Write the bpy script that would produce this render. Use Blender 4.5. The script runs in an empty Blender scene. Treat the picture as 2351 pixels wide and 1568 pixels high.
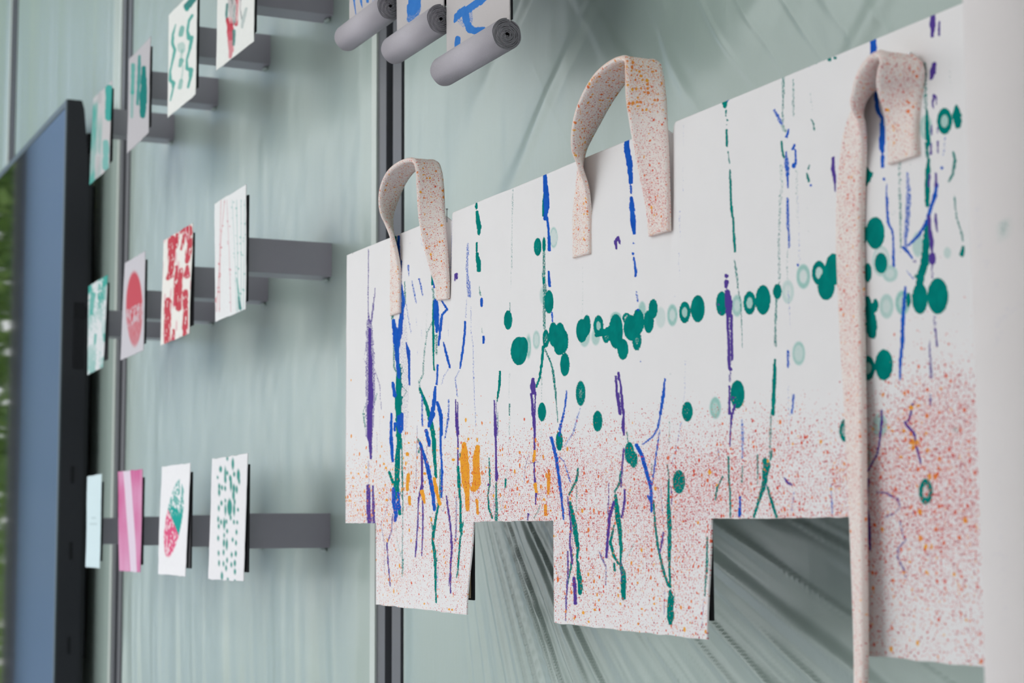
import bpy, bmesh, math
import numpy as np
from mathutils import Matrix, Vector

scene = bpy.context.scene
col = scene.collection
rng = np.random.default_rng(7)

# ------------------------------------------------------------------ camera
FPX, CX, CY = 4050.0, 1175.5, 784.0          # focal length in pixels of the 2351 x 1568 frame
def nrm(v):
    v = np.array(v, float); return v / np.linalg.norm(v)
NEGX = nrm((-750 - CX, -(1220 - CY), -FPX))
_a = (FPX * NEGX[2] - (988 - CX) * NEGX[0]) / NEGX[1]
UPV = nrm((988 - CX, _a, -FPX))
AX = -NEGX; AZ = UPV; AY = np.cross(AZ, AX)
ROT = np.array([AX, AY, AZ])                  # camera axes -> world axes
CAM = np.array([0.0, -0.9, 1.3])
cd = bpy.data.cameras.new('camera'); cam = bpy.data.objects.new('camera', cd); col.objects.link(cam)
cd.sensor_width = 36.0; cd.lens = FPX / 2351 * 36; cd.clip_start = 0.05
cm = Matrix.Identity(4)
for i in range(3):
    for j in range(3): cm[i][j] = ROT[i, j]
    cm[i][3] = CAM[i]
cam.matrix_world = cm
cd.dof.use_dof = True; cd.dof.focus_distance = 1.78; cd.dof.aperture_fstop = 10.0
scene.camera = cam

def at(px, py, Y):
    """pixel of the photograph -> world point on the wall-parallel plane at depth Y"""
    d = ROT @ np.array((px - CX, -(py - CY), -FPX)); t = (Y - CAM[1]) / d[1]
    return CAM + t * d
def proj(P):
    c = (np.asarray(P) - CAM) @ ROT
    return CX + FPX * c[..., 0] / -c[..., 2], CY - FPX * c[..., 1] / -c[..., 2]

# ------------------------------------------------------------------ world, exposure
w = bpy.data.worlds.new('overcast_sky'); scene.world = w; w.use_nodes = True
bg = w.node_tree.nodes['Background']
bg.inputs['Color'].default_value = (0.95, 0.97, 1.0, 1); bg.inputs['Strength'].default_value = 2.2
vs = scene.view_settings
vs.view_transform = 'Standard'; vs.look = 'None'; vs.gamma = 1.0; vs.use_curve_mapping = False
vs.exposure = 0.13

# ------------------------------------------------------------------ helpers
def lin(r, g, b):
    f = lambda c: (c / 255 / 12.92) if c / 255 <= .04045 else ((c / 255 + .055) / 1.055) ** 2.4
    return (f(r), f(g), f(b), 1.0)
def link(o, parent=None):
    col.objects.link(o)
    if parent is not None: o.parent = parent
    return o
def mesh_obj(name, verts, faces, mat=None, parent=None, smooth=False):
    me = bpy.data.meshes.new(name)
    me.from_pydata([tuple(map(float, v)) for v in verts], [], [tuple(map(int, f)) for f in faces])
    me.update()
    if mat: me.materials.append(mat)
    if smooth: me.polygons.foreach_set('use_smooth', [True] * len(me.polygons))
    return link(bpy.data.objects.new(name, me), parent)
def empty(name, loc=(0, 0, 0)):
    o = bpy.data.objects.new(name, None); o.empty_display_size = .05
    o.location = [float(c) for c in loc]; return link(o)
def tag(o, label=None, cat=None, group=None, kind=None):
    if label: o['label'] = label
    if cat: o['category'] = cat
    if group: o['group'] = group
    if kind: o['kind'] = kind
    return o
def box_obj(name, x0, x1, y0, y1, z0, z1, mat, parent=None, bevel=0.0, off=(0, 0, 0)):
    bm = bmesh.new(); bmesh.ops.create_cube(bm, size=1)
    for v in bm.verts:
        v.co = ((x0 + x1) / 2 + v.co.x * (x1 - x0) - off[0], (y0 + y1) / 2 + v.co.y * (y1 - y0) - off[1],
                (z0 + z1) / 2 + v.co.z * (z1 - z0) - off[2])
    if bevel: bmesh.ops.bevel(bm, geom=bm.edges[:], offset=bevel, segments=2, affect='EDGES', profile=.5)
    me = bpy.data.meshes.new(name); bm.to_mesh(me); bm.free()
    if mat: me.materials.append(mat)
    return link(bpy.data.objects.new(name, me), parent)
def structure(o): o['kind'] = 'structure'; return o

_tab = rng.random((256, 256))
def vnoise(x, y):
    xi = np.floor(x).astype(int); yi = np.floor(y).astype(int); fx = x - xi; fy = y - yi
    fx = fx * fx * fx * (fx * (fx * 6 - 15) + 10); fy = fy * fy * fy * (fy * (fy * 6 - 15) + 10)
    g = lambda a, b: _tab[a % 256, b % 256]
    return ((g(xi, yi) * (1 - fx) + g(xi + 1, yi) * fx) * (1 - fy) + (g(xi, yi + 1) * (1 - fx) + g(xi + 1, yi + 1) * fx) * fy)
def sstep(a, b, x):
    t = np.clip((x - a) / (b - a), 0, 1); return t * t * (3 - 2 * t)

# ------------------------------------------------------------------ node helpers
class NT:
    def __init__(s, name):
        s.m = bpy.data.materials.new(name); s.m.use_nodes = True; s.t = s.m.node_tree
        s.b = s.t.nodes['Principled BSDF']
    def n(s, typ, **kw):
        nd = s.t.nodes.new(typ)
        for k, v in kw.items(): setattr(nd, k, v)
        return nd
    def put(s, sock, v):
        if isinstance(v, bpy.types.NodeSocket): s.t.links.new(v, sock)
        else: sock.default_value = v
    def math(s, op, a, b=None, clamp=False):
        nd = s.n('ShaderNodeMath', operation=op, use_clamp=clamp); s.put(nd.inputs[0], a)
        if b is not None: s.put(nd.inputs[1], b)
        return nd.outputs[0]
    def vmath(s, op, a, b):
        nd = s.n('ShaderNodeVectorMath', operation=op); s.put(nd.inputs[0], a); s.put(nd.inputs[1], b); return nd.outputs[0]
    def scale(s, a, k):
        nd = s.n('ShaderNodeVectorMath', operation='SCALE'); s.put(nd.inputs[0], a); s.put(nd.inputs['Scale'], k); return nd.outputs[0]
    def mix(s, fac, a, b):
        nd = s.n('ShaderNodeMix', data_type='RGBA'); s.put(nd.inputs[0], fac); s.put(nd.inputs[6], a); s.put(nd.inputs[7], b)
        return nd.outputs[2]
    def noise(s, vec, sc, detail=2.0, rough=.5):
        nd = s.n('ShaderNodeTexNoise'); s.put(nd.inputs['Vector'], vec); nd.inputs['Scale'].default_value = sc
        nd.inputs['Detail'].default_value = detail; nd.inputs['Roughness'].default_value = rough
        return nd.outputs['Fac'], nd.outputs['Color']
    def voro(s, vec, sc):
        nd = s.n('ShaderNodeTexVoronoi', voronoi_dimensions='2D'); s.put(nd.inputs['Vector'], vec); nd.inputs['Scale'].default_value = sc
        return nd.outputs['Distance'], nd.outputs['Color']
    def sep(s, c):
        nd = s.n('ShaderNodeSeparateColor'); s.put(nd.inputs[0], c); return nd.outputs
    def attr(s, name): return s.n('ShaderNodeAttribute', attribute_name=name)
    def obj(s): return s.n('ShaderNodeTexCoord').outputs['Object']
    def bump(s, h, strength, dist):
        nd = s.n('ShaderNodeBump'); s.put(nd.inputs['Height'], h); nd.inputs['Strength'].default_value = strength
        nd.inputs['Distance'].default_value = dist; s.put(s.b.inputs['Normal'], nd.outputs[0])
    def set(s, base=None, rough=None, spec=None, metal=None, **kw):
        for k, v in (('Base Color', base), ('Roughness', rough), ('Specular IOR Level', spec), ('Metallic', metal)):
            if v is not None: s.put(s.b.inputs[k], v)
        for k, v in kw.items(): s.put(s.b.inputs[k.replace('_', ' ')], v)
        return s.m

def plain(name, rgb, rough=.5, spec=.4, grain=.06, gscale=60, bump=0.0, metal=0.0):
    t = NT(name); f, _ = t.noise(t.obj(), gscale, 3)
    c = lin(*rgb); d = tuple(x * (1 - grain) for x in c[:3]) + (1,); e = tuple(min(1, x * (1 + grain)) for x in c[:3]) + (1,)
    if bump: t.bump(f, bump, .001)
    return t.set(t.mix(f, d, e), rough, spec, metal)

def speckle(t, c, vec, R, S, k=1.0):
    """droplets of red and orange ink; R and S give how densely they fall"""
    _, wc = t.noise(vec, 700, 1)
    v = t.vmath('ADD', vec, t.scale(t.vmath('SUBTRACT', wc, (.5, .5, .5)), .0014))
    def layer(c, size, dens, rmin, rvar, ca, cb, off):
        d, rc = t.voro(t.vmath('ADD', v, (off, off * .37, 0)), 1 / (size * k))
        r, g, b = t.sep(rc)[0:3]
        on = t.math('LESS_THAN', g, dens)
        rad = t.math('MULTIPLY_ADD', t.math('MULTIPLY', r, r), rvar); rad.node.inputs[2].default_value = rmin
        m = t.math('MULTIPLY', on, t.math('MULTIPLY', t.math('SUBTRACT', rad, d), 9.0, True))
        return t.mix(t.math('MULTIPLY', m, .95), c, t.mix(b, ca, cb))
    red, crim, orr, yel = lin(214, 62, 42), lin(176, 40, 66), lin(228, 108, 52), lin(238, 170, 48)
    c = layer(c, .0015, t.math('MULTIPLY', R, 1.05), .20, .30, lin(226, 98, 88), lin(190, 62, 84), .013)
    c = layer(c, .0024, t.math('MULTIPLY', R, .75), .16, .36, red, crim, .031)
    c = layer(c, .0021, t.math('MULTIPLY', S, .6), .18, .34, orr, yel, .057)
    c = layer(c, .0048, t.math('MULTIPLY', R, .26), .14, .34, red, orr, .007)
    c = layer(c, .0068, t.math('MULTIPLY', S, .55), .14, .36, yel, orr, .091)
    return c

def cloth_material(name, base, inks=True, blues=((14, 66, 166), (40, 108, 206))):
    t = NT(name); vec = t.attr('cloth').outputs['Vector']
    x, y, z = t.n('ShaderNodeSeparateXYZ'), None, None
    t.put(x.inputs[0], vec); U, V = x.outputs[0], x.outputs[1]
    # twill weave
    wv = t.math('SINE', t.math('MULTIPLY', t.math('ADD', U, V), 4200.0))
    wv2 = t.math('SINE', t.math('MULTIPLY', t.math('SUBTRACT', t.math('MULTIPLY', U, .6), V), 5200.0))
    weave = t.math('MULTIPLY', t.math('ADD', wv, wv2), .25)
    lo, _ = t.noise(vec, 30, 2)
    b0 = lin(*base); b1 = tuple(v * .965 for v in b0[:3]) + (1,)
    c = t.mix(lo, b0, b1)
    B = t.sep(t.attr('inkB').outputs['Color'])
    if inks:
        aA = t.attr('inkA'); A = t.sep(aA.outputs['Color']); Pp = aA.outputs['Alpha']
        n1, _ = t.noise(t.vmath('MULTIPLY', vec, (1.0, .42, 1.0)), 1150, 3, .65)
        g = t.math('MULTIPLY', t.math('SUBTRACT', n1, .28), 2.25, True)
        g = t.math('ADD', t.math('MULTIPLY', g, .78), t.math('MULTIPLY', t.math('ADD', weave, .5), .2))
        def mask(s, k=7.0):
            q = t.math('SUBTRACT', t.math('MULTIPLY', s, 1.06), g)
            r = t.math('MULTIPLY_ADD', q, k, True); r.node.inputs[2].default_value = .45
            return r
        n2, _ = t.noise(vec, 90, 3)
        teal = t.mix(n2, lin(0, 100, 96), lin(0, 146, 134))
        W = t.math('MULTIPLY', A[1], t.math('MULTIPLY_ADD', n1, .8))
        W.node.inputs[1].links[0].from_node.inputs[2].default_value = .55
        c = t.mix(t.math('MULTIPLY', W, 1.0, True), c, lin(70, 178, 162))
        mT, mB, mP = mask(A[0]), mask(A[2]), mask(Pp)
        c = t.mix(mT, c, teal)
        c = t.mix(mB, c, t.mix(n2, lin(*blues[0]), lin(*blues[1])))
        c = t.mix(mP, c, lin(86, 64, 146))
        c = t.mix(mask(B[0]), c, lin(238, 164, 52))
    R_, S_ = B[1], B[2]
    if inks:
        wet = t.math('MAXIMUM', mT, t.math('MAXIMUM', mB, mP)); dry = t.math('SUBTRACT', 1.0, t.math('MULTIPLY', wet, .78))
        R_ = t.math('MULTIPLY', R_, dry); S_ = t.math('MULTIPLY', S_, dry)
    c = speckle(t, c, vec, R_, S_, .84 if inks else .52)
    fine, _ = t.noise(vec, 2400, 2)
    t.bump(t.math('ADD', weave, fine), .25, .0003)
    return t.set(c, .95, .03)

def attr_vec(me, name, arr):
    a = me.attributes.new(name, 'FLOAT_VECTOR', 'POINT'); a.data.foreach_set('vector', np.ascontiguousarray(arr, dtype=np.float32).ravel())
def attr_col(me, name, arr):
    a = me.attributes.new(name, 'FLOAT_COLOR', 'POINT'); a.data.foreach_set('color', np.ascontiguousarray(arr, dtype=np.float32).ravel())

# ------------------------------------------------------------------ materials
M_grey_arm = plain('grey_painted_metal', (150, 145, 154), .28, 1.0, .03)
M_black = plain('black_board', (22, 21, 26), .6, .3, .1)
M_wood = plain('bare_board', (196, 176, 144), .7, .2, .1, 25)
M_alu = plain('aluminium_profile', (88, 90, 94), .45, .5, .02, 30)
M_bead = plain('pale_glazing_bead', (196, 204, 196), .4, .5, .02, 30)
M_gasket = plain('dark_gasket', (46, 50, 50), .6, .3, .1)
M_plaster = plain('white_plaster', (205, 205, 203), .9, .1, .04, 8)
M_floor = plain('pale_concrete', (232, 230, 240), .6, .3, .1, 5)
M_ground = plain('paving_outside', (168, 170, 160), .9, .1, .2, 1)
M_tv = plain('black_plastic', (30, 32, 38), .45, .4, .08)
M_tvdark = plain('black_vent_plastic', (14, 15, 20), .6, .3, .1)
M_bezel = plain('brushed_bezel', (70, 80, 84), .3, .5, .05)
M_pin = plain('steel_pin', (150, 150, 150), .25, .5, .02, 30, 0, 1.0)
t = NT('dark_screen_glass'); f, _ = t.noise(t.obj(), 3, 2)
M_screen = t.set(t.mix(f, lin(10, 12, 18), lin(16, 18, 26)), .04, .9, 0.0, IOR=1.9)
# thin plastic sheet: milky, glossy, finely crumpled
def film_material(name, a, b):
    t = NT(name); o = t.obj()
    f, _ = t.noise(o, 1.6, 2)
    mp = t.n('ShaderNodeMapping'); t.put(mp.inputs[0], o); mp.inputs['Scale'].default_value = (90, 90, 9)
    st, _ = t.noise(mp.outputs[0], 1.0, 3)
    cr, _ = t.noise(o, 55, 4, .6)
    t.bump(t.math('ADD', t.math('MULTIPLY', st, .6), t.math('MULTIPLY', cr, .5)), .16, .004)
    return t.set(t.mix(f, lin(*a), lin(*b)), .38, .55, 0.0, IOR=1.5, Specular_Tint=(.95, 1, .975, 1), Coat_Weight=.4, Coat_Roughness=.26, Coat_Tint=(.95, 1, .975, 1))
M_film = film_material('milky_green_plastic_film', (153, 168, 160), (161, 174, 167))
t = NT('frosted_window_film'); f, _ = t.noise(t.obj(), 2, 2)
tr = t.n('ShaderNodeBsdfTranslucent'); t.put(tr.inputs[0], t.mix(f, lin(196, 214, 240), lin(206, 220, 242)))
t.t.links.new(tr.outputs[0], t.t.nodes['Material Output'].inputs[0]); M_frost = t.m
t = NT('leaf_green'); f, _ = t.noise(t.obj(), 9, 2); M_leaf = t.set(t.mix(f, lin(96, 140, 60), lin(186, 214, 110)), .6, .3)
M_bark = plain('bark', (84, 72, 60), .9, .1, .2, 20)
t = NT('printed_paper'); a = t.attr('ink').outputs['Color']; f, _ = t.noise(t.obj(), 500, 2)
t.bump(f, .08, .0004); M_paper = t.set(a, .85, .15)
M_canvas = cloth_material('painted_canvas', (236, 233, 231))
M_strap = cloth_material('speckled_cotton_tape', (238, 228, 220), inks=False)
M_rollback = cloth_material('back_of_canvas', (226, 220, 217))
M_strip = cloth_material('grey_linen_painted', (198, 192, 190), True, ((50, 112, 190), (72, 134, 204)))
M_linen = plain('grey_linen', (186, 181, 186), .95, .08, .08, 900, .3)

# ------------------------------------------------------------------ the setting
structure(box_obj('floor', -9.2, 2.6, -3.5, .1, -.1, 0, M_floor))
structure(box_obj('ceiling', -9.2, 2.6, -3.5,   .1, 4.2, 4.3, M_plaster))
structure(box_obj('wall_back', -9.2, 2.6, .03, .1, 0, 4.2, M_plaster))
structure(box_obj('wall_right', 2.5, 2.6, -3.5, .03, 0, 2.1, M_plaster))
structure(box_obj('wall_light_blocker', -.8, 2.5, -3.45, -3.3, 0, 4.2, M_plaster))  # unseen wall, added to hold back daylight from the right front
structure(box_obj('ground', -40, 14, -30, 20, -.3, -.12, M_ground))
# glazed front opposite the display wall and glazed end of the room (frames of the openings)
wn = 0
def window_frame(axis, c, a0, a1, posts):
    global wn
    wn += 1
    e = structure(empty('window_%d' % wn))
    for p in posts:
        if axis == 'x': box_obj('post', c - .04, c + .04, p - .025, p + .025, 0, 4.2, M_alu, e)
        else: box_obj('post', p - .025, p + .025, c - .04, c + .04, 0, 4.2, M_alu, e)
    for z in (.03, 4.17):
        if axis == 'x': box_obj('rail', c - .04, c + .04, a0, a1, z - .03, z + .03, M_alu, e)
        else: box_obj('rail', a0, a1, c - .04, c + .04, z - .03, z + .03, M_alu, e)
    return e
we = window_frame('x', -9.0, -3.35, 0.0, (-.815, -2.2, -3.3))
box_obj('frosted_pane', -9.0, -8.994, -2.18, -.83, .05, 4.15, M_frost, we)
window_frame('x', 2.55, -3.35, 0.0, (-.05, -1.7, -3.3))
window_frame('y', -3.35, -9.0, -.8, (-7.4, -5.4, -3.4, -1.8))

# mullions of the display wall; MX = X of the bright edge of each one
MX = [-2.346, -4.003, at(28, 130, 0)[0]]
for k, mx in enumerate(MX):
    e = structure(empty('trim_%d' % (k + 1), (mx, 0, 0)))
    for nm, a, b, y0, y1, mt in (('glazing_bead', -.0165, .003, -.006, .03, M_bead), ('bead_gasket', -.0225, -.0165, .0, .03, M_gasket),
                                 ('jamb', .003, .0345, -.003, .03, M_alu), ('gasket', .0345, .061, .012, .03, M_gasket),
                                 ('gasket_rib', .049, .052, .004, .03, M_alu),
                                 ('jamb', .061, .093, -.003, .03, M_alu), ('gasket', .093, .0995, .006, .03, M_gasket)):
        box_obj(nm, a, b, y0, y1, 0, 4.2, mt, e)

# plastic sheets stretched over each bay
fcx, _, fcz = at(1016, 750, 0)
PRESS = [(x - .025, z) for z in (2.1225, 1.7105, 1.2965) for x in (-3.5165, -3.192, -2.868, -2.545)]
def film_sheet(name, x0, x1, z0, z1, nx, nz, fn, label, dense=False):
    xs_ = np.linspace(x0, x1, nx); zs_ = np.linspace(z0, z1, nz)
    if dense:
        xs_ = np.concatenate([np.linspace(x0, -.45, int(nx * .93)), np.linspace(-.45, x1, nx - int(nx * .93) + 1)[1:]])
        zs_ = np.concatenate([np.linspace(z0, .9, int(nz * .05)), np.linspace(.9, 2.25, nz - int(nz * .1))[1:], np.linspace(2.25, z1, int(nz * .05) + 1)[1:]])
    nx, nz = len(xs_), len(zs_); X, Z = np.meshgrid(xs_, zs_)
    edge = sstep(0, .05, X - x0) * sstep(0, .05, x1 - X)
    for ax, az in PRESS:
        if x0 < ax < x1: edge = edge * (1 - .97 * np.exp(-(((X - ax) / .05) ** 2 + ((Z - az) / .05) ** 2) ** 2))
    Y = -fn(X, Z) * edge - .001
    idx = np.arange(nx * nz).reshape(nz, nx)
    F_ = np.stack([idx[:-1, :-1], idx[:-1, 1:], idx[1:, 1:], idx[1:, :-1]], -1).reshape(-1, 4)
    V = np.stack([X, Y, Z], -1).reshape(-1, 3)
    o = mesh_obj(name, V, F_, M_film, None, True)
    tag(o, label, 'plastic sheet', 'plastic sheets stretched over the wall'); return o
def rid(n, p=2.0): return 1 - np.abs(2 * n - 1) ** (1 / p)
def film_a(X, Z):
    dx, dz = X - fcx, fcz - Z
    r = np.hypot(dx, dz) + 1e-6; ph = np.arctan2(dz, dx)
    low = sstep(1.42, 1.26, Z) * sstep(-2.1, -1.75, X)
    fan = (vnoise(ph * 22 + .3 * vnoise(r * 5, ph * 3), r * .9) + .5 * vnoise(ph * 51 + 9, r * 1.3 + 4)) * .0085 * np.clip(r, .3, 1.2)
    nf = vnoise(ph * 26 + 60, r * .5 + 8); fan = fan + sstep(.65, 1.0, 1 - np.abs(2 * nf - 1)) * .0045 + sstep(.75, 1, 1 - np.abs(2 * vnoise(ph * 60 + 5, r * .9) - 1)) * .0014
    crs = vnoise(ph * 4 + 30, r * 16) * .0022
    h = low * (fan + crs)
    top = sstep(1.55, 1.8, Z)
    u = X * .75 + Z * .65; v = -X * .6 + Z * .8
    wav = vnoise(u * 3.0 + 1.5 * vnoise(X * 3, Z * 3), v * 9.0 + 5) * .012 + vnoise(u * 34 + 3, v * 3.5) * .0025 * sstep(-1.7, -1.3, X)
    nw = vnoise(u * 2.2 + vnoise(X * 4, Z * 4), v * 7.0 + 50); wav = wav * 1.25 + sstep(.55, 1, 1 - np.abs(2 * nw - 1)) * .0035 + sstep(.7, 1, 1 - np.abs(2 * vnoise(u * 26, v * 4 + 9) - 1)) * .0016 * sstep(-1.9, -1.5, X)
    h += top * wav * sstep(-2.2, -1.7, X)
    return h + vnoise(X * 2.2, Z * 1.6) * .004 + .0006 * vnoise(X * 40, Z * 5)
def film_b(X, Z):
    low = sstep(1.32, 1.0, Z)
    s = X + .16 * (1.3 - Z) * -1
    return (vnoise(s * 15, Z * .9) * .008 + vnoise(s * 42 + 7, Z * 1.2) * .0022) * low + vnoise(X * 2, Z * 1.2 + 3) * .004 + vnoise(X * 17 + 4, Z * .9) * .0016 + .0008 * vnoise(X * 30, Z * 24)
def film_c(X, Z):
    return vnoise(X * 9 + .4 * Z, Z * .8) * .008 + vnoise(X * 30 + .9 * Z, Z * 1.2) * .0016
film_sheet('plastic_sheet', MX[0] + .0995, .9, .02, 4.1, 720, 520, film_a, 'crumpled milky plastic sheet on the wall behind the large canvas', True)
film_sheet('plastic_sheet', MX[1] + .0995, MX[0] - .0225, .02, 4.1, 300, 300, film_b, 'milky plastic sheet on the wall behind the rows of print cards')
film_sheet('plastic_sheet', MX[2] + .0995, MX[1] - .0225, .02, 4.1, 160, 120, film_c, 'milky plastic sheet on the wall behind the black television')
film_sheet('plastic_sheet', -9.0, MX[2] - .0225, .02, 4.1, 200, 80, film_c, 'milky plastic sheet in the far left bay beyond the television')

# shrubs outside the glazed end
def shrub(name, x, y, h, rad, nleaf, label):
    e = empty(name, (x, y, -.12)); tag(e, label, 'shrub', 'shrubs outside the window')
    V = []; F_ = []
    for i in range(nleaf):
        th = rng.random() * 6.283; ph = rng.random() ** .6; rr = rad * (rng.random() ** .4) * (1 - .35 * ph)
        c = np.array((rr * math.cos(th), rr * math.sin(th), .25 + ph * (h - .25)))
        a = nrm(rng.normal(size=3)); b = nrm(np.cross(a, rng.normal(size=3))); s = .035 + .05 * rng.random()
        k = len(V); V += [c - a * s, c + b * s * .45, c + a * s, c - b * s * .45]; F_.append((k, k + 1, k + 2, k + 3))
    tag(mesh_obj('foliage', V, F_, M_leaf, e), kind='stuff')
    bm = bmesh.new(); bmesh.ops.create_cone(bm, cap_ends=True, segments=10, radius1=.04, radius2=.02, depth=h * .8, matrix=Matrix.Translation((0, 0, h * .4)))
    me = bpy.data.meshes.new('stem'); bm.to_mesh(me); bm.free(); me.materials.append(M_bark); link(bpy.data.objects.new('stem', me), e)
shrub('leafy_shrub', -10.4, -.75, 4.8, .85, 11000, 'green leafy shrub outside the end window nearest the display wall')
shrub('leafy_shrub', -12.2, -2.2, 2.6, .8, 1800, 'lower green shrub outside behind the frosted pane')

# ------------------------------------------------------------------ ink rasteriser (photo-pixel coordinates on the flat cloth)
class Paint:
    def __init__(s, px, py): s.px, s.py = px, py; s.L = {}; s.ctx = (0, 0, 1.0)
    def lay(s, k):
        if k not in s.L: s.L[k] = np.zeros(s.px.shape)
        return s.L[k]
    def ctxt(s, ox, oy, k): s.ctx = (ox, oy, k)
    def cov_line(s, pts, soft=1.6, rag=.5):
        ox, oy, k = s.ctx
        P = [(ox + a / k, oy + b / k, max(c / k, .8)) for a, b, c in pts]
        if len(P) == 1: P = [P[0], (P[0][0], P[0][1] + .5, P[0][2])]
        mx = max(p[2] for p in P) + 3
        sel = np.nonzero((s.px > min(p[0] for p in P) - mx) & (s.px < max(p[0] for p in P) + mx) & (s.py > min(p[1] for p in P) - mx) & (s.py < max(p[1] for p in P) + mx))
        x, y = s.px[sel], s.py[sel]; jit = 1 + rag * (vnoise(x / 3.1 + 7, y / 7.3) * .5 + vnoise(x / 9 + 3, y / 17.) * .5 - .46); best = np.full(x.shape, -99.)
        for (x0, y0, w0), (x1, y1, w1) in zip(P[:-1], P[1:]):
            dx, dy = x1 - x0, y1 - y0; L2 = dx * dx + dy * dy + 1e-9
            tt = np.clip(((x - x0) * dx + (y - y0) * dy) / L2, 0, 1)
            d = np.hypot(x - x0 - tt * dx, y - y0 - tt * dy)
            wd = w0 + (w1 - w0) * tt
            best = np.maximum(best, wd * jit - d)
        return sel, np.clip(best / soft + .5, 0, 1)
    def cov_ell(s, cx, cy, rx, ry, soft=2.2):
        ox, oy, k = s.ctx; cx, cy, rx, ry = ox + cx / k, oy + cy / k, rx / k, ry / k
        sel = np.nonzero((abs(s.px - cx) < rx + 4) & (abs(s.py - cy) < ry + 4))
        q = np.hypot((s.px[sel] - cx) / rx, (s.py[sel] - cy) / ry)
        return sel, q, np.clip((1 - q) * min(rx, ry) / soft + .5, 0, 1)
    def st(s, k, cov, *f):
        pts = [(f[i], f[i + 1], f[i + 2]) for i in range(0, len(f), 3)]
        sel, c = s.cov_line(pts); a = s.lay(k); a[sel] = np.maximum(a[sel], c * cov)
    def el(s, k, cov, *f):
        for i in range(0, len(f), 4):
            sel, q, c = s.cov_ell(*f[i:i + 4]); a = s.lay(k); a[sel] = np.maximum(a[sel], c * cov)
    def ring(s, k, cov, inner, cx, cy, rx, ry, hole=.45):
        sel, q, c = s.cov_ell(cx, cy, rx, ry); a = s.lay(k)
        v = np.where(q < hole, inner, inner + (cov - inner) * sstep(hole, hole + .2, q)) * c; a[sel] = np.maximum(a[sel], v)
    # direct colour for the small cards
    def rgb(s, color, alpha, *f, soft=2.0):
        pts = [(f[i], f[i + 1], f[i + 2]) for i in range(0, len(f), 3)]
        sel, c = s.cov_line(pts, soft); s.blend(sel, c * alpha, color)
    def rgbe(s, color, alpha, cx, cy, rx, ry):
        sel, q, c = s.cov_ell(cx, cy, rx, ry); s.blend(sel, c * alpha, color)
    def blend(s, sel, c, color):
        C_ = np.array(lin(*color)[:3]); s.C[sel] = s.C[sel] * (1 - c[..., None]) + C_ * c[..., None]

def part(name, V, F_, mat, parent, smooth=False):
    L = np.array(parent.location) if parent is not None else np.zeros(3)
    return mesh_obj(name, np.asarray(V, float) - L, F_, mat, parent, smooth)
def part_box(name, x0, x1, y0, y1, z0, z1, mat, parent, bevel=0.0):
    return box_obj(name, x0, x1, y0, y1, z0, z1, mat, parent, bevel, tuple(parent.location))

# ------------------------------------------------------------------ large painted canvas
YC = -.155
Z_TOP, Z_CUT, Z_BOT = 1.637, 1.3058, 1.2115
ROLL_R = .052
# centre of the big roll: its left outline is seen at pixel column 2200 at the top of the frame
def roll_left(xc, yc):
    th = np.linspace(0, 2 * np.pi, 181)
    x, _ = proj(np.stack([xc + ROLL_R * np.cos(th), yc + ROLL_R * np.sin(th), np.full(181, 1.62)], -1)); return x.min()
ROLL_Y = YC - ROLL_R - .001; ROLL_X = -.85
for _ in range(40): ROLL_X += (2202 - roll_left(ROLL_X, ROLL_Y)) * .0002
x_left = at(799, 900, YC)[0]
keys = [x_left] + [at(p, 1250, YC)[0] for p in (866, 1090, 1274, 1637, 1959)] + [ROLL_X]
xs = [keys[0]]
for a, b in zip(keys[:-1], keys[1:]):
    pa, pb = proj((a, YC, 1.3))[0], proj((b, YC, 1.3))[0]
    n = max(2, int((pb - pa) / 2.5)); pp = np.linspace(pa, pb, n + 1)[1:]
    xs += [at(p, proj((a, YC, 1.3))[1], YC)[0] for p in pp]
    xs[-1] = b
xs = np.array(xs)
zs = np.concatenate([np.linspace(Z_TOP, Z_CUT, 330), np.linspace(Z_CUT, Z_BOT, 96)[1:]])
Xg, Zg = np.meshgrid(xs, zs); nz_, nx_ = Xg.shape
pxg, pyg = proj(np.stack([Xg, np.full_like(Xg, YC), Zg], -1))
xc_ = (xs[:-1] + xs[1:]) / 2; zc_ = (zs[:-1] + zs[1:]) / 2
XC, ZC = np.meshgrid(xc_, zc_)
tabs = ((XC > keys[1]) & (XC < keys[2])) | ((XC > keys[3]) & (XC < keys[4])) | (XC > keys[5])
keep = (ZC > Z_CUT) | tabs
# soft relief of the hanging cloth
Yg = np.full_like(Xg, YC)
Yg -= .0022 * vnoise(Xg * 5, Zg * 2 + 3) + .0012 * vnoise(Xg * 16, Zg * 3)
tl = sstep(Z_CUT, Z_BOT, Zg)
for k0, k1, amt in ((1, 2, .0075), (3, 4, .0055)):
    u = np.clip((Xg - keys[k0]) / (keys[k1] - keys[k0]), 0, 1) * ((Xg >= keys[k0]) & (Xg <= keys[k1]))
    Yg -= amt * tl * u ** 1.6
Zg2 = Zg + .0009 * (vnoise(Xg * 90, Zg * 0 + 5) - .5) * (np.abs(Zg - Z_CUT) < .0006) + .0012 * (vnoise(Xg * 60, Zg * 0 + 9) - .5) * (Zg < Z_BOT + .0006)
for p in (1029, 1533):                                      # small folds where two panels of cloth meet beside a handle
    xf = at(p, 420 if p > 1200 else 490, YC)[0]
    d = np.clip(1 - np.abs(Xg - xf - .004) / .012, 0, 1) ** 1.5
    Zg2 -= .008 * d * sstep(Z_TOP - .03, Z_TOP, Zg)
    Yg += .004 * d * sstep(Z_TOP - .16, Z_TOP, Zg)
Xg2 = Xg + .0008 * (vnoise(Zg * 70, Zg * 0) - .5) * (Xg < xs[1])

P = Paint(pxg, pyg); st, el, ring = P.st, P.el, P.ring
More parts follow.
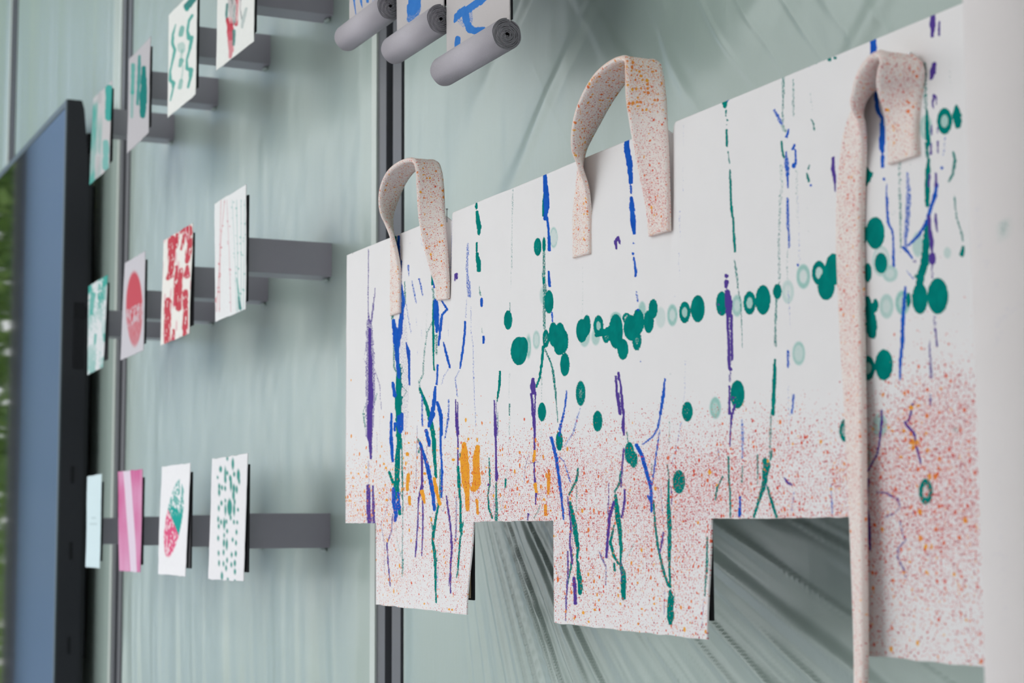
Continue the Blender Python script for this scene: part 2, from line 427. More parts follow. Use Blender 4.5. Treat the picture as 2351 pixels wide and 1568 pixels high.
# --- far left group
P.ctxt(780, 500, 3.137)
st('P', .6, 222, 230, 4, 222, 380, 6, 218, 560, 5, 225, 760, 7)
st('P', .5, 225, 750, 22, 232, 900, 30, 235, 1080, 34, 235, 1250, 34, 232, 1400, 32, 228, 1568, 26)
st('P', 1, 228, 800, 8, 235, 1080, 12, 238, 1250, 15, 230, 1400, 16, 232, 1560, 13)
st('P', .6, 270, 505, 5, 258, 620, 7, 240, 760, 9); st('P', .5, 255, 1060, 5, 300, 1200, 5, 312, 1380, 5)
st('P', .45, 200, 950, 4, 190, 1020, 4, 205, 1060, 4); st('T', .55, 280, 1265, 5, 262, 1340, 6); st('T', .55, 205, 1330, 4, 180, 1410, 5, 200, 1540, 4)
st('B', .9, 440, 140, 6, 440, 300, 7); st('T', .9, 410, 140, 10, 415, 260, 9)
st('B', .8, 455, 310, 7, 447, 450, 9, 470, 600, 14, 447, 800, 18, 430, 950, 12)
st('B', 1, 400, 740, 12, 415, 860, 20, 425, 1000, 14, 440, 1150, 10); st('T', .55, 390, 705, 12, 400, 800, 9, 405, 1080, 8, 430, 1120, 10)
st('T', .6, 480, 460, 5, 483, 620, 6); st('P', .3, 470, 700, 20, 475, 900, 30, 480, 1200, 35, 480, 1500, 25)
st('T', 1, 440, 1060, 12, 437, 1250, 24, 435, 1400, 22, 440, 1568, 18)
st('B', 1, 395, 1190, 9, 410, 1280, 15); st('B', 1, 460, 1420, 14, 455, 1520, 17)
st('B', 1, 490, 900, 5, 505, 960, 12, 510, 1020, 9, 515, 1200, 6)
st('T', .6, 440, 1160, 4, 470, 1110, 5, 455, 1050, 4); st('T', .6, 465, 1300, 4, 495, 1250, 5, 465, 1215, 4)
st('B', .55, 530, 455, 5, 548, 540, 8, 562, 615, 6); st('B', .65, 583, 440, 6, 598, 500, 7, 608, 560, 5); st('B', .6, 505, 345, 9, 508, 420, 4)
st('B', .35, 515, 185, 7); st('B', .35, 597, 130, 4, 600, 190, 5, 615, 210, 5); st('B', .5, 490, 620, 5, 505, 720, 5, 525, 830, 5)
st('B', .35, 565, 720, 5, 567, 790, 5); st('B', .35, 600, 810, 5, 600, 870, 4); st('B', .35, 570, 960, 5, 572, 990, 5)
st('T', 1, 672, 245, 5, 675, 480, 7); st('B', 1, 678, 270, 7, 690, 500, 7); st('T', .5, 680, 510, 10, 690, 600, 12)
st('B', 1, 700, 600, 16, 708, 720, 20, 708, 820, 9); st('T', 1, 685, 600, 6, 683, 800, 7, 688, 1060, 6, 692, 1100, 5)
st('B', .85, 745, 600, 5, 780, 660, 7, 745, 700, 9, 735, 800, 10, 722, 920, 7); st('T', .5, 705, 850, 12, 708, 980, 12)
st('B', .9, 715, 1060, 7, 710, 1200, 7); st('B', .9, 757, 900, 6, 785, 1010, 9, 803, 1078, 7); st('B', .5, 800, 1080, 5, 760, 1140, 5, 745, 1200, 5)
st('B', .35, 785, 740, 4, 790, 850, 4); st('T', .5, 675, 755, 6, 640, 830, 7, 620, 980, 7, 612, 1130, 7, 585, 1180, 9, 590, 1260, 9)
st('T', .85, 590, 1230, 9, 640, 1360, 13, 690, 1560, 15); st('B', .95, 700, 1220, 9, 690, 1350, 13, 655, 1500, 11)
st('B', 1, 715, 1330, 9, 740, 1420, 13, 745, 1560, 10); st('B', .6, 795, 1310, 6, 795, 1450, 6, 775, 1560, 6); st('B', .6, 605, 1270, 5, 607, 1500, 6)
st('T', .4, 638, 690, 4, 635, 830, 5); st('B', .4, 797, 0, 4, 795, 200, 5, 800, 560, 4)
st('B', .5, 928, 190, 8, 925, 400, 11, 935, 560, 13); st('B', .55, 945, 460, 5, 947, 570, 7); st('B', .4, 920, 580, 6, 915, 720, 6)
st('B', .95, 910, 750, 7, 905, 860, 8, 885, 1020, 8, 875, 1085, 6); st('B', .55, 870, 1100, 5, 840, 1160, 6, 850, 1220, 7, 857, 1290, 5)
st('B', .45, 950, 640, 5, 950, 800, 4, 965, 900, 5, 970, 1050, 6, 975, 1250, 5, 988, 1500, 5)
st('P', 1, 840, 405, 5, 838, 455, 4); st('P', 1, 852, 402, 6, 853, 440, 5); st('P', .9, 845, 1310, 5, 850, 1500, 6, 858, 1568, 6); st('P', .8, 858, 1330, 4, 865, 1560, 5)
st('T', 1, 1003, 0, 12, 1015, 60, 16, 1012, 120, 7); st('T', .9, 995, 180, 4, 993, 240, 6); st('T', 1, 997, 260, 9, 1012, 330, 15, 1015, 385, 7)
st('T', .6, 1012, 490, 4, 1022, 560, 7); st('B', 1, 1030, 585, 9, 1030, 635, 8); st('T', .9, 1027, 590, 6); st('T', .5, 1030, 790, 4, 1035, 830, 6); st('B', 1, 1043, 860, 11, 1043, 900, 9); st('B', .4, 1047, 1060, 4)
st('T', .3, 1245, 0, 5, 1240, 300, 5, 1238, 520, 4); st('T', .6, 1232, 615, 5, 1232, 670, 5); el('T', 1, 1220, 737, 30, 70)
st('T', .3, 1222, 890, 4, 1223, 1020, 4); st('T', .35, 1232, 1120, 6, 1228, 1300, 5); st('T', .6, 1232, 1340, 6, 1232, 1420, 6); st('T', .3, 1232, 1450, 7, 1235, 1568, 6)
st('T', .9, 1162, 1110, 9, 1155, 1220, 9, 1140, 1320, 7); st('P', .9, 1120, 1320, 6, 1122, 1568, 7); st('P', .5, 1135, 1330, 6, 1140, 1560, 6); st('T', .5, 1145, 1400, 6, 1145, 1568, 7)
ring('T', 1, .75, 1433, 210, 28, 65); el('T', 1, 1480, 195, 13, 55); st('B', 1, 1505, 0, 6, 1512, 80, 8, 1520, 230, 13); ring('W', .75, .25, 1552, 143, 28, 72, .75)
st('B', 1, 1515, 390, 8, 1522, 490, 9); st('T', .55, 1480, 250, 10, 1478, 420, 14, 1490, 560, 16, 1480, 680, 12); st('T', 1, 1477, 440, 11, 1478, 470, 9)
el('T', 1, 1518, 606, 34, 84); el('W', .4, 1470, 560, 20, 60); st('B', .8, 1540, 680, 6, 1545, 750, 6); st('T', .55, 1482, 690, 11, 1485, 800, 11)
ring('W', .55, .3, 1425, 880, 25, 65, .6); ring('T', .95, .6, 1495, 870, 25, 65); el('W', .4, 1370, 900, 15, 60)
el('T', 1, 1300, 960, 60, 102, 1330, 930, 36, 72); ring('W', .7, .5, 1368, 930, 18, 80)
el('T', 1, 1550, 840, 33, 88, 1600, 850, 40, 95, 1625, 890, 38, 85, 1595, 930, 40, 60, 1637, 1058, 35, 84)
ring('T', .8, .6, 1752, 1265, 36, 92, .3); el('T', 1, 1797, 775, 28, 75, 1760, 815, 40, 84); el('W', .5, 1780, 850, 40, 80)
st('T', .9, 1475, 930, 11, 1465, 1050, 10, 1450, 1150, 8, 1425, 1220, 7); st('T', .65, 1490, 950, 6, 1530, 1040, 8, 1550, 1110, 10, 1565, 1240, 9, 1575, 1350, 6, 1585, 1470, 5)
st('P', 1, 1400, 1160, 10, 1402, 1220, 18, 1405, 1260, 14); st('P', 1, 1390, 1270, 8, 1400, 1400, 7, 1415, 1568, 7); st('P', .9, 1418, 1260, 7, 1415, 1420, 6)
st('T', .7, 1395, 1280, 5, 1410, 1420, 6); st('T', .4, 1465, 1150, 7, 1465, 1310, 6); el('T', 1, 1467, 1398, 30, 68); st('T', .35, 1465, 1460, 6, 1465, 1568, 6)
st('B', .7, 1650, 1245, 6, 1640, 1350, 9, 1615, 1470, 8, 1595, 1568, 9); st('B', .4, 1750, 1360, 6, 1730, 1450, 7, 1690, 1568, 8); el('T', 1, 1875, 1465, 35, 75)
# --- lower left
P.ctxt(780, 950, 3.137)
st('P', .8, 228, 0, 16, 230, 150, 17, 238, 320, 9); st('P', .4, 220, 340, 7, 222, 500, 7); st('P', .75, 218, 520, 14, 222, 780, 16); st('P', .7, 250, 520, 8, 255, 700, 11, 258, 785, 13)
st('P', .4, 278, 120, 4, 280, 270, 4); st('T', .5, 190, 0, 7, 200, 100, 5); st('P', .3, 300, 0, 5, 302, 190, 5)
st('B', .9, 385, 0, 9, 383, 200, 13, 395, 340, 11); st('T', 1, 440, 0, 18, 440, 200, 14, 430, 330, 18, 425, 500, 18, 415, 600, 15)
st('B', 1, 440, 20, 14, 448, 90, 24, 450, 130, 14); st('B', 1, 412, 70, 10, 410, 120, 8); st('B', 1, 400, 540, 11, 405, 640, 15, 418, 720, 13, 412, 770, 9)
st('T', 1, 370, 420, 9, 395, 490, 11, 415, 520, 9); st('B', 1, 435, 570, 9, 440, 680, 13); st('T', 1, 447, 720, 11, 440, 660, 11)
st('T', .7, 460, 180, 6, 465, 500, 6, 470, 700, 5); st('T', .55, 440, 540, 5, 468, 620, 6, 465, 1000, 6, 470, 1060, 9, 468, 1170, 6)
st('P', .3, 480, 0, 20, 480, 220, 9); st('T', .45, 415, 790, 4, 430, 930, 4, 455, 1030, 5)
st('P', .45, 370, 580, 5, 340, 720, 5, 305, 800, 6, 320, 860, 6, 335, 950, 5, 335, 1160, 4); st('P', .65, 395, 720, 5, 385, 850, 6, 352, 935, 7, 362, 1080, 7, 378, 1240, 6)
st('P', .5, 570, 90, 5, 565, 400, 5, 560, 550, 5); st('P', .85, 600, 250, 7, 605, 400, 10, 607, 500, 10, 580, 620, 6, 575, 800, 5, 562, 1030, 6); st('P', .8, 607, 500, 9, 612, 730, 6, 610, 1020, 6)
st('B', .9, 605, 0, 5, 607, 80, 5); st('B', 1, 635, 120, 11, 652, 190, 13, 655, 230, 9); st('B', 1, 690, 0, 11, 660, 80, 9)
st('T', .6, 575, 180, 9, 600, 230, 11, 580, 280, 9); st('B', .95, 590, 210, 9, 640, 360, 14, 680, 540, 14, 695, 690, 11)
st('T', .9, 670, 60, 14, 690, 200, 14, 697, 330, 12, 705, 460, 8); st('P', .5, 640, 240, 6, 640, 300, 5); st('B', .9, 740, 0, 9, 740, 250, 7, 750, 420, 9, 745, 600, 8)
st('T', .85, 735, 400, 5, 735, 600, 7, 710, 720, 9, 690, 860, 12, 685, 920, 11, 705, 1010, 12, 715, 1100, 10, 725, 1250, 9, 733, 1360, 6)
st('T', .55, 668, 740, 6, 680, 830, 7); st('B', .5, 735, 1100, 5, 740, 1260, 5); st('T', .4, 735, 880, 5, 730, 1060, 5); st('B', .6, 790, 0, 5, 770, 180, 5)
st('P', .75, 780, 590, 6, 795, 700, 7, 815, 850, 8, 825, 960, 10, 830, 1130, 7, 842, 1290, 6); st('P', .55, 850, 600, 5, 850, 920, 6); st('P', .5, 755, 700, 5, 770, 670, 5); st('P', .55, 825, 1150, 6, 823, 1240, 5)
st('P', 1, 850, 0, 6, 862, 200, 6, 862, 370, 6); st('T', 1, 878, 290, 7, 878, 330, 6); st('T', 1, 862, 380, 8, 868, 480, 13, 880, 640, 7, 880, 830, 8, 890, 860, 11)
st('T', .75, 900, 780, 7, 888, 850, 9, 880, 950, 8, 885, 1120, 8, 880, 1180, 5)
st('O', 1, 905, 220, 16, 908, 330, 28, 915, 470, 28, 925, 560, 19, 930, 690, 12); st('O', 1, 1000, 240, 15, 990, 330, 24, 995, 500, 30, 975, 540, 24)
st('O', 1, 995, 620, 10, 1003, 720, 8); st('O', .8, 935, 180, 10); st('O', 1, 505, 440, 12, 500, 550, 10); st('O', .85, 500, 290, 14); st('O', .85, 695, 470, 14, 710, 560, 13, 735, 650, 12)
st('O', .8, 345, 390, 9); st('O', .8, 350, 620, 10); st('O', .85, 515, 600, 10, 518, 650, 10); st('O', 1, 1418, 510, 13, 1425, 560, 10); st('O', .9, 1415, 270, 9, 1405, 340, 10)
st('O', .9, 830, 330, 9); st('O', .9, 860, 250, 8); st('O', .9, 625, 430, 10); st('O', .85, 605, 560, 16, 625, 640, 10); st('O', .8, 300, 570, 8); st('O', .8, 330, 360, 8); st('O', .9, 510, 210, 7)
st('O', .8, 120, 640, 7); st('O', .8, 150, 430, 7); st('O', .8, 110, 520, 7); st('O', .9, 838, 1405, 8); st('O', .9, 640, 1365, 8); st('O', .8, 860, 1410, 8)
st('P', .95, 1120, 0, 7, 1128, 100, 9, 1130, 300, 6, 1135, 450, 11, 1135, 480, 7); st('T', .5, 1140, 0, 6, 1140, 120, 6); st('T', .75, 1082, 320, 5, 1088, 500, 7, 1072, 580, 7, 1080, 680, 8, 1105, 750, 8)
st('P', .8, 1075, 510, 9); st('T', .65, 1132, 500, 9, 1135, 770, 13); st('P', .45, 1110, 520, 5, 1120, 740, 6); st('T', .4, 1235, 0, 5, 1225, 300, 4, 1210, 450, 6); st('T', .95, 1207, 470, 7, 1200, 530, 6); st('T', .4, 1190, 580, 5, 1170, 700, 7)
st('P', 1, 1403, 0, 11, 1415, 50, 7, 1412, 300, 6, 1410, 430, 5, 1425, 550, 7, 1420, 650, 5); st('P', .5, 1370, 295, 5, 1345, 400, 5, 1340, 500, 5); st('P', .5, 1440, 345, 5, 1400, 350, 7, 1370, 360, 5)
st('P', .8, 1370, 720, 7, 1365, 765, 6); st('T', .6, 1455, 655, 4, 1440, 700, 6, 1410, 750, 6); st('T', .3, 1465, 60, 6, 1455, 330, 6)
# --- lower middle
P.ctxt(1250, 950, 2.851)
st('B', .85, 55, 155, 10, 85, 270, 11, 105, 400, 11, 120, 520, 9, 138, 690, 7); el('T', 1, 110, 178, 24, 64); st('B', .65, 140, 0, 10, 110, 100, 7); st('B', .5, 235, 0, 6, 205, 120, 7, 145, 210, 6)
st('B', .6, 105, 280, 6, 140, 310, 5, 185, 450, 6); st('P', .75, 165, 545, 5, 185, 720, 7, 180, 850, 7, 195, 980, 8)
st('T', .9, 235, 355, 6, 225, 430, 9, 195, 490, 7, 175, 530, 6); st('T', 1, 180, 580, 9, 200, 680, 16, 220, 790, 16, 232, 880, 11, 225, 960, 7); st('T', 1, 232, 970, 9, 240, 1060, 15, 248, 1150, 15, 246, 1175, 11)
st('P', 1, 207, 1075, 11, 212, 1150, 11, 216, 1240, 12); st('P', .65, 165, 900, 7, 165, 1050, 8, 155, 1200, 8, 150, 1355, 6); st('T', .75, 195, 920, 7, 185, 1010, 7, 165, 1110, 6); st('P', .5, 190, 700, 5, 200, 900, 5); st('T', .5, 225, 480, 6, 222, 640, 6)
st('P', .9, 532, 0, 7, 530, 90, 10, 535, 140, 7); st('P', .7, 535, 230, 8, 525, 330, 7, 515, 480, 6); ring('T', 1, .8, 570, 255, 30, 70); el('T', .75, 597, 300, 28, 55); st('T', .6, 555, 120, 5, 560, 180, 6)
st('T', .75, 515, 380, 7, 510, 450, 9, 475, 510, 7); st('T', 1, 480, 530, 9, 490, 640, 18, 508, 760, 14, 518, 900, 9, 515, 980, 6); st('T', 1, 515, 980, 9, 535, 1050, 18, 538, 1140, 18, 540, 1205, 14); st('P', .6, 520, 960, 5, 522, 1100, 6)
st('P', .95, 470, 580, 9, 440, 680, 10, 430, 800, 9, 420, 940, 8); st('P', .55, 375, 905, 7, 395, 950, 9, 420, 1000, 7, 420, 1120, 6); st('P', .65, 437, 450, 4, 435, 560, 5, 430, 660, 5)
st('T', .85, 470, 730, 6, 447, 840, 10, 470, 930, 9, 500, 980, 8); st('T', .95, 475, 980, 7, 478, 1025, 8); st('P', .8, 540, 500, 7, 538, 580, 9, 520, 680, 7); st('T', .4, 600, 850, 6, 570, 910, 9, 550, 940, 6); st('T', .3, 415, 340, 6, 415, 580, 6); st('T', .3, 640, 430, 7, 640, 560, 7)
st('B', 1, 615, 205, 12, 650, 270, 12, 685, 400, 11, 710, 500, 10, 712, 640, 7); st('B', .8, 690, 540, 9, 710, 580, 7); st('B', .7, 770, 0, 7, 755, 90, 9, 720, 150, 7, 655, 200, 6); st('B', .65, 765, 110, 5, 740, 280, 7, 715, 470, 7)
st('T', .5, 715, 330, 6, 712, 420, 6); st('T', .85, 725, 570, 6, 735, 730, 8, 755, 860, 8, 790, 1000, 9, 835, 1120, 10, 850, 1135, 9); st('T', 1, 825, 430, 7, 822, 560, 9, 828, 700, 14, 832, 850, 13, 838, 1000, 8, 848, 1130, 8)
st('T', .6, 815, 330, 6, 825, 420, 6); st('T', 1, 850, 1160, 11, 858, 1230, 22, 860, 1340, 21, 860, 1370, 13); st('T', .5, 880, 1170, 6, 880, 1220, 7); st('P', .5, 815, 1160, 6, 815, 1310, 6); st('P', .65, 790, 780, 9, 780, 850, 10, 770, 910, 7)
st('P', .4, 770, 460, 6, 790, 720, 7); st('P', .65, 840, 480, 6, 845, 600, 5); el('T', 1, 890, 445, 40, 77); st('B', .45, 905, 50, 5, 870, 240, 5, 840, 340, 5); st('T', .4, 828, 30, 6, 828, 190, 7)
st('P', .95, 1235, 0, 8, 1225, 100, 5, 1222, 210, 4); st('B', .5, 1300, 40, 8, 1305, 140, 13, 1303, 290, 8); st('T', .6, 1305, 340, 6, 1300, 450, 7); st('B', .95, 1290, 540, 7, 1285, 670, 10); st('T', .75, 1212, 280, 6, 1215, 420, 7, 1222, 520, 7, 1225, 680, 5)
st('T', .75, 1175, 410, 7, 1140, 480, 7, 1125, 560, 7); st('P', .5, 1145, 240, 7, 1150, 300, 6); st('T', .6, 1405, 270, 6, 1405, 460, 6)
st('T', .5, 1495, 0, 7, 1490, 130, 10, 1485, 280, 8); st('T', 1, 1455, 310, 20, 1465, 330, 26, 1455, 400, 21, 1445, 480, 15, 1410, 580, 10, 1380, 675, 8); st('T', .95, 1470, 480, 8, 1500, 580, 10, 1530, 675, 9); st('B', .6, 1460, 470, 8); st('T', .7, 1500, 240, 7, 1490, 300, 9)
st('B', .25, 1615, 0, 10, 1615, 340, 7); st('P', .7, 1580, 420, 7, 1610, 455, 10, 1630, 465, 9); st('B', .4, 1645, 510, 6, 1630, 640, 7); st('B', .55, 1890, 460, 5, 1900, 660, 6); ring('T', .85, .5, 1985, 110, 40, 75)
st('O', .85, 2028, 230, 8, 2025, 360, 8); st('O', .9, 38, 370, 7, 40, 430, 13, 35, 520, 9); st('O', .9, 15, 600, 11, 20, 660, 11); st('O', .9, 8, 560, 9); st('O', 1, 1610, 600, 5)
st('T', .65, 1075, 810, 9, 1085, 1000, 9, 1085, 1190, 6); st('P', .4, 1080, 1200, 6, 1075, 1400, 7); st('O', .9, 268, 1300, 9); st('O', .9, 345, 1280, 9); st('O', .9, 305, 1360, 8); st('O', .9, 372, 1220, 7); st('O', .9, 630, 1105, 7); st('O', .9, 520, 1240, 7); st('O', .8, 665, 1275, 8); st('O', .8, 640, 1375, 7)
# --- middle
P.ctxt(1300, 450, 3.135)
st('P', 1, 378, 380, 6, 370, 330, 11, 390, 300, 10, 403, 345, 6); st('B', .9, 498, 340, 7); st('B', 1, 495, 415, 10); st('B', .85, 500, 440, 5, 515, 540, 10, 513, 578, 9); st('B', .55, 520, 690, 6, 528, 760, 9); st('B', 1, 530, 820, 8)
st('B', .3, 820, 110, 7, 820, 200, 8, 828, 300, 5); st('B', .3, 817, 410, 6, 818, 500, 6, 825, 600, 4); st('B', .3, 785, 710, 6, 788, 760, 6); st('T', .3, 135, 510, 6, 137, 680, 5, 132, 870, 5)
st('T', .95, 1187, 0, 7, 1192, 100, 9, 1205, 160, 7, 1212, 300, 9, 1218, 400, 8); st('T', .55, 1215, 460, 7, 1232, 570, 10, 1245, 680, 7, 1262, 760, 6, 1268, 900, 6, 1275, 1090, 5)
st('T', .4, 1545, 0, 10, 1540, 400, 12, 1545, 620, 13); st('B', .6, 1605, 20, 10, 1605, 200, 13, 1615, 280, 9, 1615, 370, 10); st('T', .35, 1605, 390, 8, 1600, 500, 9, 1605, 600, 8); st('B', .35, 1605, 620, 6, 1618, 800, 8, 1625, 960, 5)
st('B', .3, 1675, 0, 6, 1685, 200, 7, 1690, 480, 8); st('B', 1, 1680, 495, 9); st('T', .4, 1760, 250, 7); st('T', .4, 1750, 90, 6)
st('P', 1, 1160, 575, 14); st('P', 1, 1160, 620, 18, 1155, 655, 11); st('P', 1, 1165, 690, 18, 1172, 760, 28, 1180, 850, 22); st('P', 1, 1165, 860, 9, 1172, 1000, 8, 1180, 1230, 11); st('P', 1, 1198, 860, 9, 1200, 1000, 7, 1203, 1180, 7)
st('P', .5, 1185, 880, 12, 1188, 1200, 14); st('P', 1, 1188, 1245, 15); st('P', .5, 1187, 1270, 10, 1187, 1330, 12); st('P', .9, 1180, 1370, 7, 1182, 1568, 9); st('P', 1, 1220, 1500, 7, 1205, 1568, 9)
el('T', 1, 130, 970, 42, 84, 165, 925, 26, 68); el('W', .5, 150, 1000, 35, 85); ring('T', .95, .2, 250, 935, 36, 76, .35); el('W', .6, 250, 935, 30, 60); el('W', .5, 230, 1015, 30, 60)
el('T', 1, 375, 975, 50, 125); st('T', 1, 235, 1005, 12, 300, 980, 26, 340, 970, 40); ring('T', .9, .6, 305, 1010, 28, 50); el('T', 1, 485, 950, 55, 92, 533, 905, 40, 92); el('W', .6, 560, 820, 25, 60); el('W', .6, 375, 880, 40, 45); ring('T', .8, .5, 450, 880, 30, 40)
el('T', 1, 425, 1105, 38, 75); ring('T', .85, .6, 522, 1040, 33, 75, .3); el('T', 1, 606, 905, 36, 82, 637, 812, 32, 70); el('W', .25, 690, 875, 34, 75); ring('W', .65, .3, 772, 858, 36, 78); ring('T', .95, .15, 860, 838, 40, 78, .4); el('W', .6, 860, 838, 30, 55)
el('T', 1, 953, 812, 50, 98, 1125, 775, 42, 88); ring('W', .6, .35, 1235, 790, 38, 78); ring('T', .95, .15, 1327, 770, 45, 85, .4); el('W', .55, 1327, 770, 30, 55); el('T', 1, 1425, 748, 55, 107, 1530, 688, 32, 55)
ring('W', .35, .2, 1607, 690, 45, 85); ring('W', .65, .2, 1720, 580, 50, 88); ring('T', .95, .1, 1835, 555, 52, 88, .4); el('W', .4, 1835, 555, 40, 60); el('T', 1, 1940, 530, 62, 115, 1887, 650, 62, 100)
ring('W', .6, .35, 1688, 1133, 46, 85, .6); st('T', .55, 1525, 740, 11, 1515, 960, 10, 1518, 1080, 11); st('T', .95, 1515, 1180, 10, 1510, 1330, 15, 1500, 1568, 13); st('P', .6, 1100, 780, 10); st('P', .5, 1115, 840, 8)
st('B', .65, 1610, 1120, 10, 1610, 1230, 10); st('B', .3, 1608, 1350, 6, 1620, 1568, 9); st('B', .65, 1650, 1430, 9, 1640, 1568, 9)
st('P', 1, 393, 1275, 10, 397, 1320, 9); st('P', 1, 375, 1300, 7, 380, 1400, 10, 405, 1568, 10); st('P', .95, 405, 1330, 6, 420, 1470, 9, 428, 1568, 9); st('P', .45, 400, 1420, 12, 412, 1560, 12)
st('B', .8, 720, 1315, 7, 715, 1400, 12, 700, 1500, 12, 690, 1568, 11); st('T', .35, 757, 1280, 10); st('B', .3, 867, 1190, 6, 862, 1400, 7, 855, 1470, 6); ring('T', 1, .7, 881, 1552, 38, 72, .3); ring('W', .7, .5, 1080, 1525, 40, 78); el('T', 1, 1240, 1428, 52, 102); st('P', .9, 1210, 1450, 9); st('B', .5, 550, 1190, 9)
# --- top left and middle edge
P.ctxt(740, 0, 2.529)
st('P', .6, 280, 1450, 5, 280, 1568, 5); st('T', .95, 432, 1380, 9, 435, 1450, 7); st('B', 1, 452, 1375, 9, 453, 1480, 8); st('T', 1, 645, 1460, 5, 645, 1560, 7); st('B', .5, 752, 1245, 4, 745, 1400, 5, 740, 1560, 4)
st('T', 1, 900, 1170, 4, 901, 1200, 9, 900, 1212, 5); st('T', 1, 905, 1230, 8, 915, 1300, 14, 915, 1355, 10); st('T', .9, 903, 1410, 5, 902, 1440, 6); st('T', 1, 905, 1475, 9, 915, 1568, 13); st('B', .45, 848, 1420, 6, 845, 1560, 9)
st('T', .4, 1110, 1090, 5, 1108, 1190, 5, 1105, 1350, 4, 1105, 1560, 4); st('B', 1, 1297, 1005, 10, 1305, 1100, 16, 1310, 1200, 16, 1300, 1270, 10); st('T', 1, 1295, 1130, 8, 1293, 1250, 10); st('B', .65, 1313, 1270, 7, 1318, 1320, 8)
st('B', 1, 1778, 800, 16, 1780, 860, 15, 1795, 940, 16, 1803, 1060, 12); st('B', .7, 1803, 1080, 8, 1805, 1120, 8); st('B', 1, 1806, 1150, 11, 1815, 1280, 16, 1822, 1355, 9)
# --- upper right
P.ctxt(1500, 100, 3.92)
st('T', 1, 642, 515, 30, 648, 570, 16); st('B', 1, 668, 505, 14); st('T', .8, 660, 600, 8, 655, 650, 8); st('T', 1, 667, 690, 9); st('T', .7, 665, 730, 6); st('T', 1, 663, 780, 9, 665, 860, 11, 663, 920, 12); st('T', .65, 675, 970, 7, 690, 1080, 7); st('T', 1, 693, 1140, 8, 697, 1240, 10, 700, 1380, 8, 710, 1480, 10, 715, 1560, 7)
st('T', .5, 1180, 285, 16, 1180, 420, 14, 1172, 620, 11, 1175, 700, 13); st('T', .45, 1270, 330, 11, 1270, 420, 14, 1270, 560, 11, 1272, 660, 9); st('B', .6, 1095, 600, 13, 1130, 660, 16, 1160, 720, 18); st('T', .45, 1160, 720, 18, 1190, 780, 20)
st('B', .9, 1228, 775, 10, 1210, 840, 12); st('T', .9, 1215, 820, 10); st('T', .95, 1160, 880, 9, 1170, 960, 11, 1185, 1030, 9); st('B', .65, 1205, 970, 7, 1210, 1080, 22, 1218, 1180, 20); st('B', .85, 1220, 1200, 9, 1222, 1300, 6)
st('B', 1, 1285, 910, 9, 1265, 950, 12); st('B', .8, 1290, 960, 11, 1295, 1080, 13); st('B', 1, 1275, 1100, 18); st('T', .3, 1300, 1150, 16, 1305, 1400, 14, 1310, 1560, 11); st('T', .35, 1160, 1100, 18, 1165, 1300, 16, 1150, 1560, 14); st('B', .65, 1220, 1390, 11, 1220, 1560, 16)
st('T', .4, 1425, 450, 6, 1445, 600, 5); st('T', .75, 1435, 690, 7, 1455, 720, 10, 1462, 780, 7); st('T', .7, 1418, 1100, 9, 1407, 1140, 7); st('T', 1, 1395, 1170, 8, 1415, 1240, 12); st('B', 1, 1430, 1275, 11)
st('P', 1, 1635, 1030, 12, 1635, 1130, 17, 1650, 1240, 12, 1655, 1330, 5); st('T', .6, 1480, 170, 14, 1500, 150, 11); st('T', .75, 1600, 140, 22); st('T', .75, 1650, 130, 18); st('B', .6, 1415, 205, 9); st('B', .3, 275, 740, 7, 275, 920, 6); st('B', .3, 270, 1110, 7, 270, 1360, 5)
# --- far right, top
P.ctxt(1880, 0, 3.136)
st('B', 1, 405, 265, 24, 412, 420, 26); st('P', 1, 840, 110, 16, 838, 180, 21, 835, 265, 10); st('P', 1, 886, 160, 7, 884, 255, 9); st('P', 1, 850, 465, 17, 840, 520, 21, 825, 570, 10)
st('T', .5, 780, 460, 14, 785, 600, 14, 788, 780, 13); st('T', 1, 795, 800, 10, 800, 950, 16, 808, 1050, 14); st('T', .65, 795, 1030, 14, 800, 1130, 14); st('T', 1, 810, 1150, 10, 800, 1260, 18, 798, 1400, 18, 800, 1480, 15)
st('P', .95, 850, 692, 13, 838, 740, 6, 842, 780, 5); st('P', .9, 865, 700, 6, 865, 750, 6); ring('T', 1, .1, 925, 875, 55, 95, .4); el('W', .55, 925, 875, 40, 60); st('T', 1, 1010, 770, 12, 1015, 840, 38, 1020, 900, 25); st('T', .25, 960, 430, 9, 970, 640, 9); ring('W', .5, .35, 790, 920, 45, 90)
st('P', .7, 830, 910, 7, 830, 970, 8); st('P', .7, 875, 920, 6, 872, 960, 6); st('P', .9, 828, 1040, 7, 825, 1110, 9); st('P', .9, 875, 1020, 7, 877, 1100, 7); st('B', .45, 930, 980, 7, 915, 1120, 7); st('B', .95, 905, 1210, 10); st('B', .95, 870, 1330, 10, 850, 1420, 14, 820, 1520, 12, 800, 1560, 10)
st('T', .75, 990, 1100, 9, 1000, 1160, 12, 985, 1260, 10, 955, 1310, 7); st('T', .5, 720, 680, 11, 710, 740, 9); st('B', .95, 422, 650, 10, 432, 760, 18, 445, 810, 16, 470, 850, 12, 472, 920, 18, 470, 1040, 22, 475, 1090, 16); st('B', .75, 475, 1120, 14, 475, 1200, 14); st('B', 1, 485, 1290, 10); st('B', .6, 505, 1320, 5, 505, 1450, 10, 510, 1560, 9)
st('T', 1, 350, 1220, 20, 370, 1260, 36, 345, 1320, 22); st('T', .4, 600, 1165, 14, 600, 1400, 14, 605, 1560, 12); st('B', .5, 655, 1250, 11, 665, 1400, 20, 660, 1560, 18); st('T', .3, 680, 1180, 14); st('T', .3, 555, 1530, 20); st('P', .95, 815, 1260, 8, 812, 1340, 8); st('P', .95, 862, 1250, 7, 862, 1340, 10)
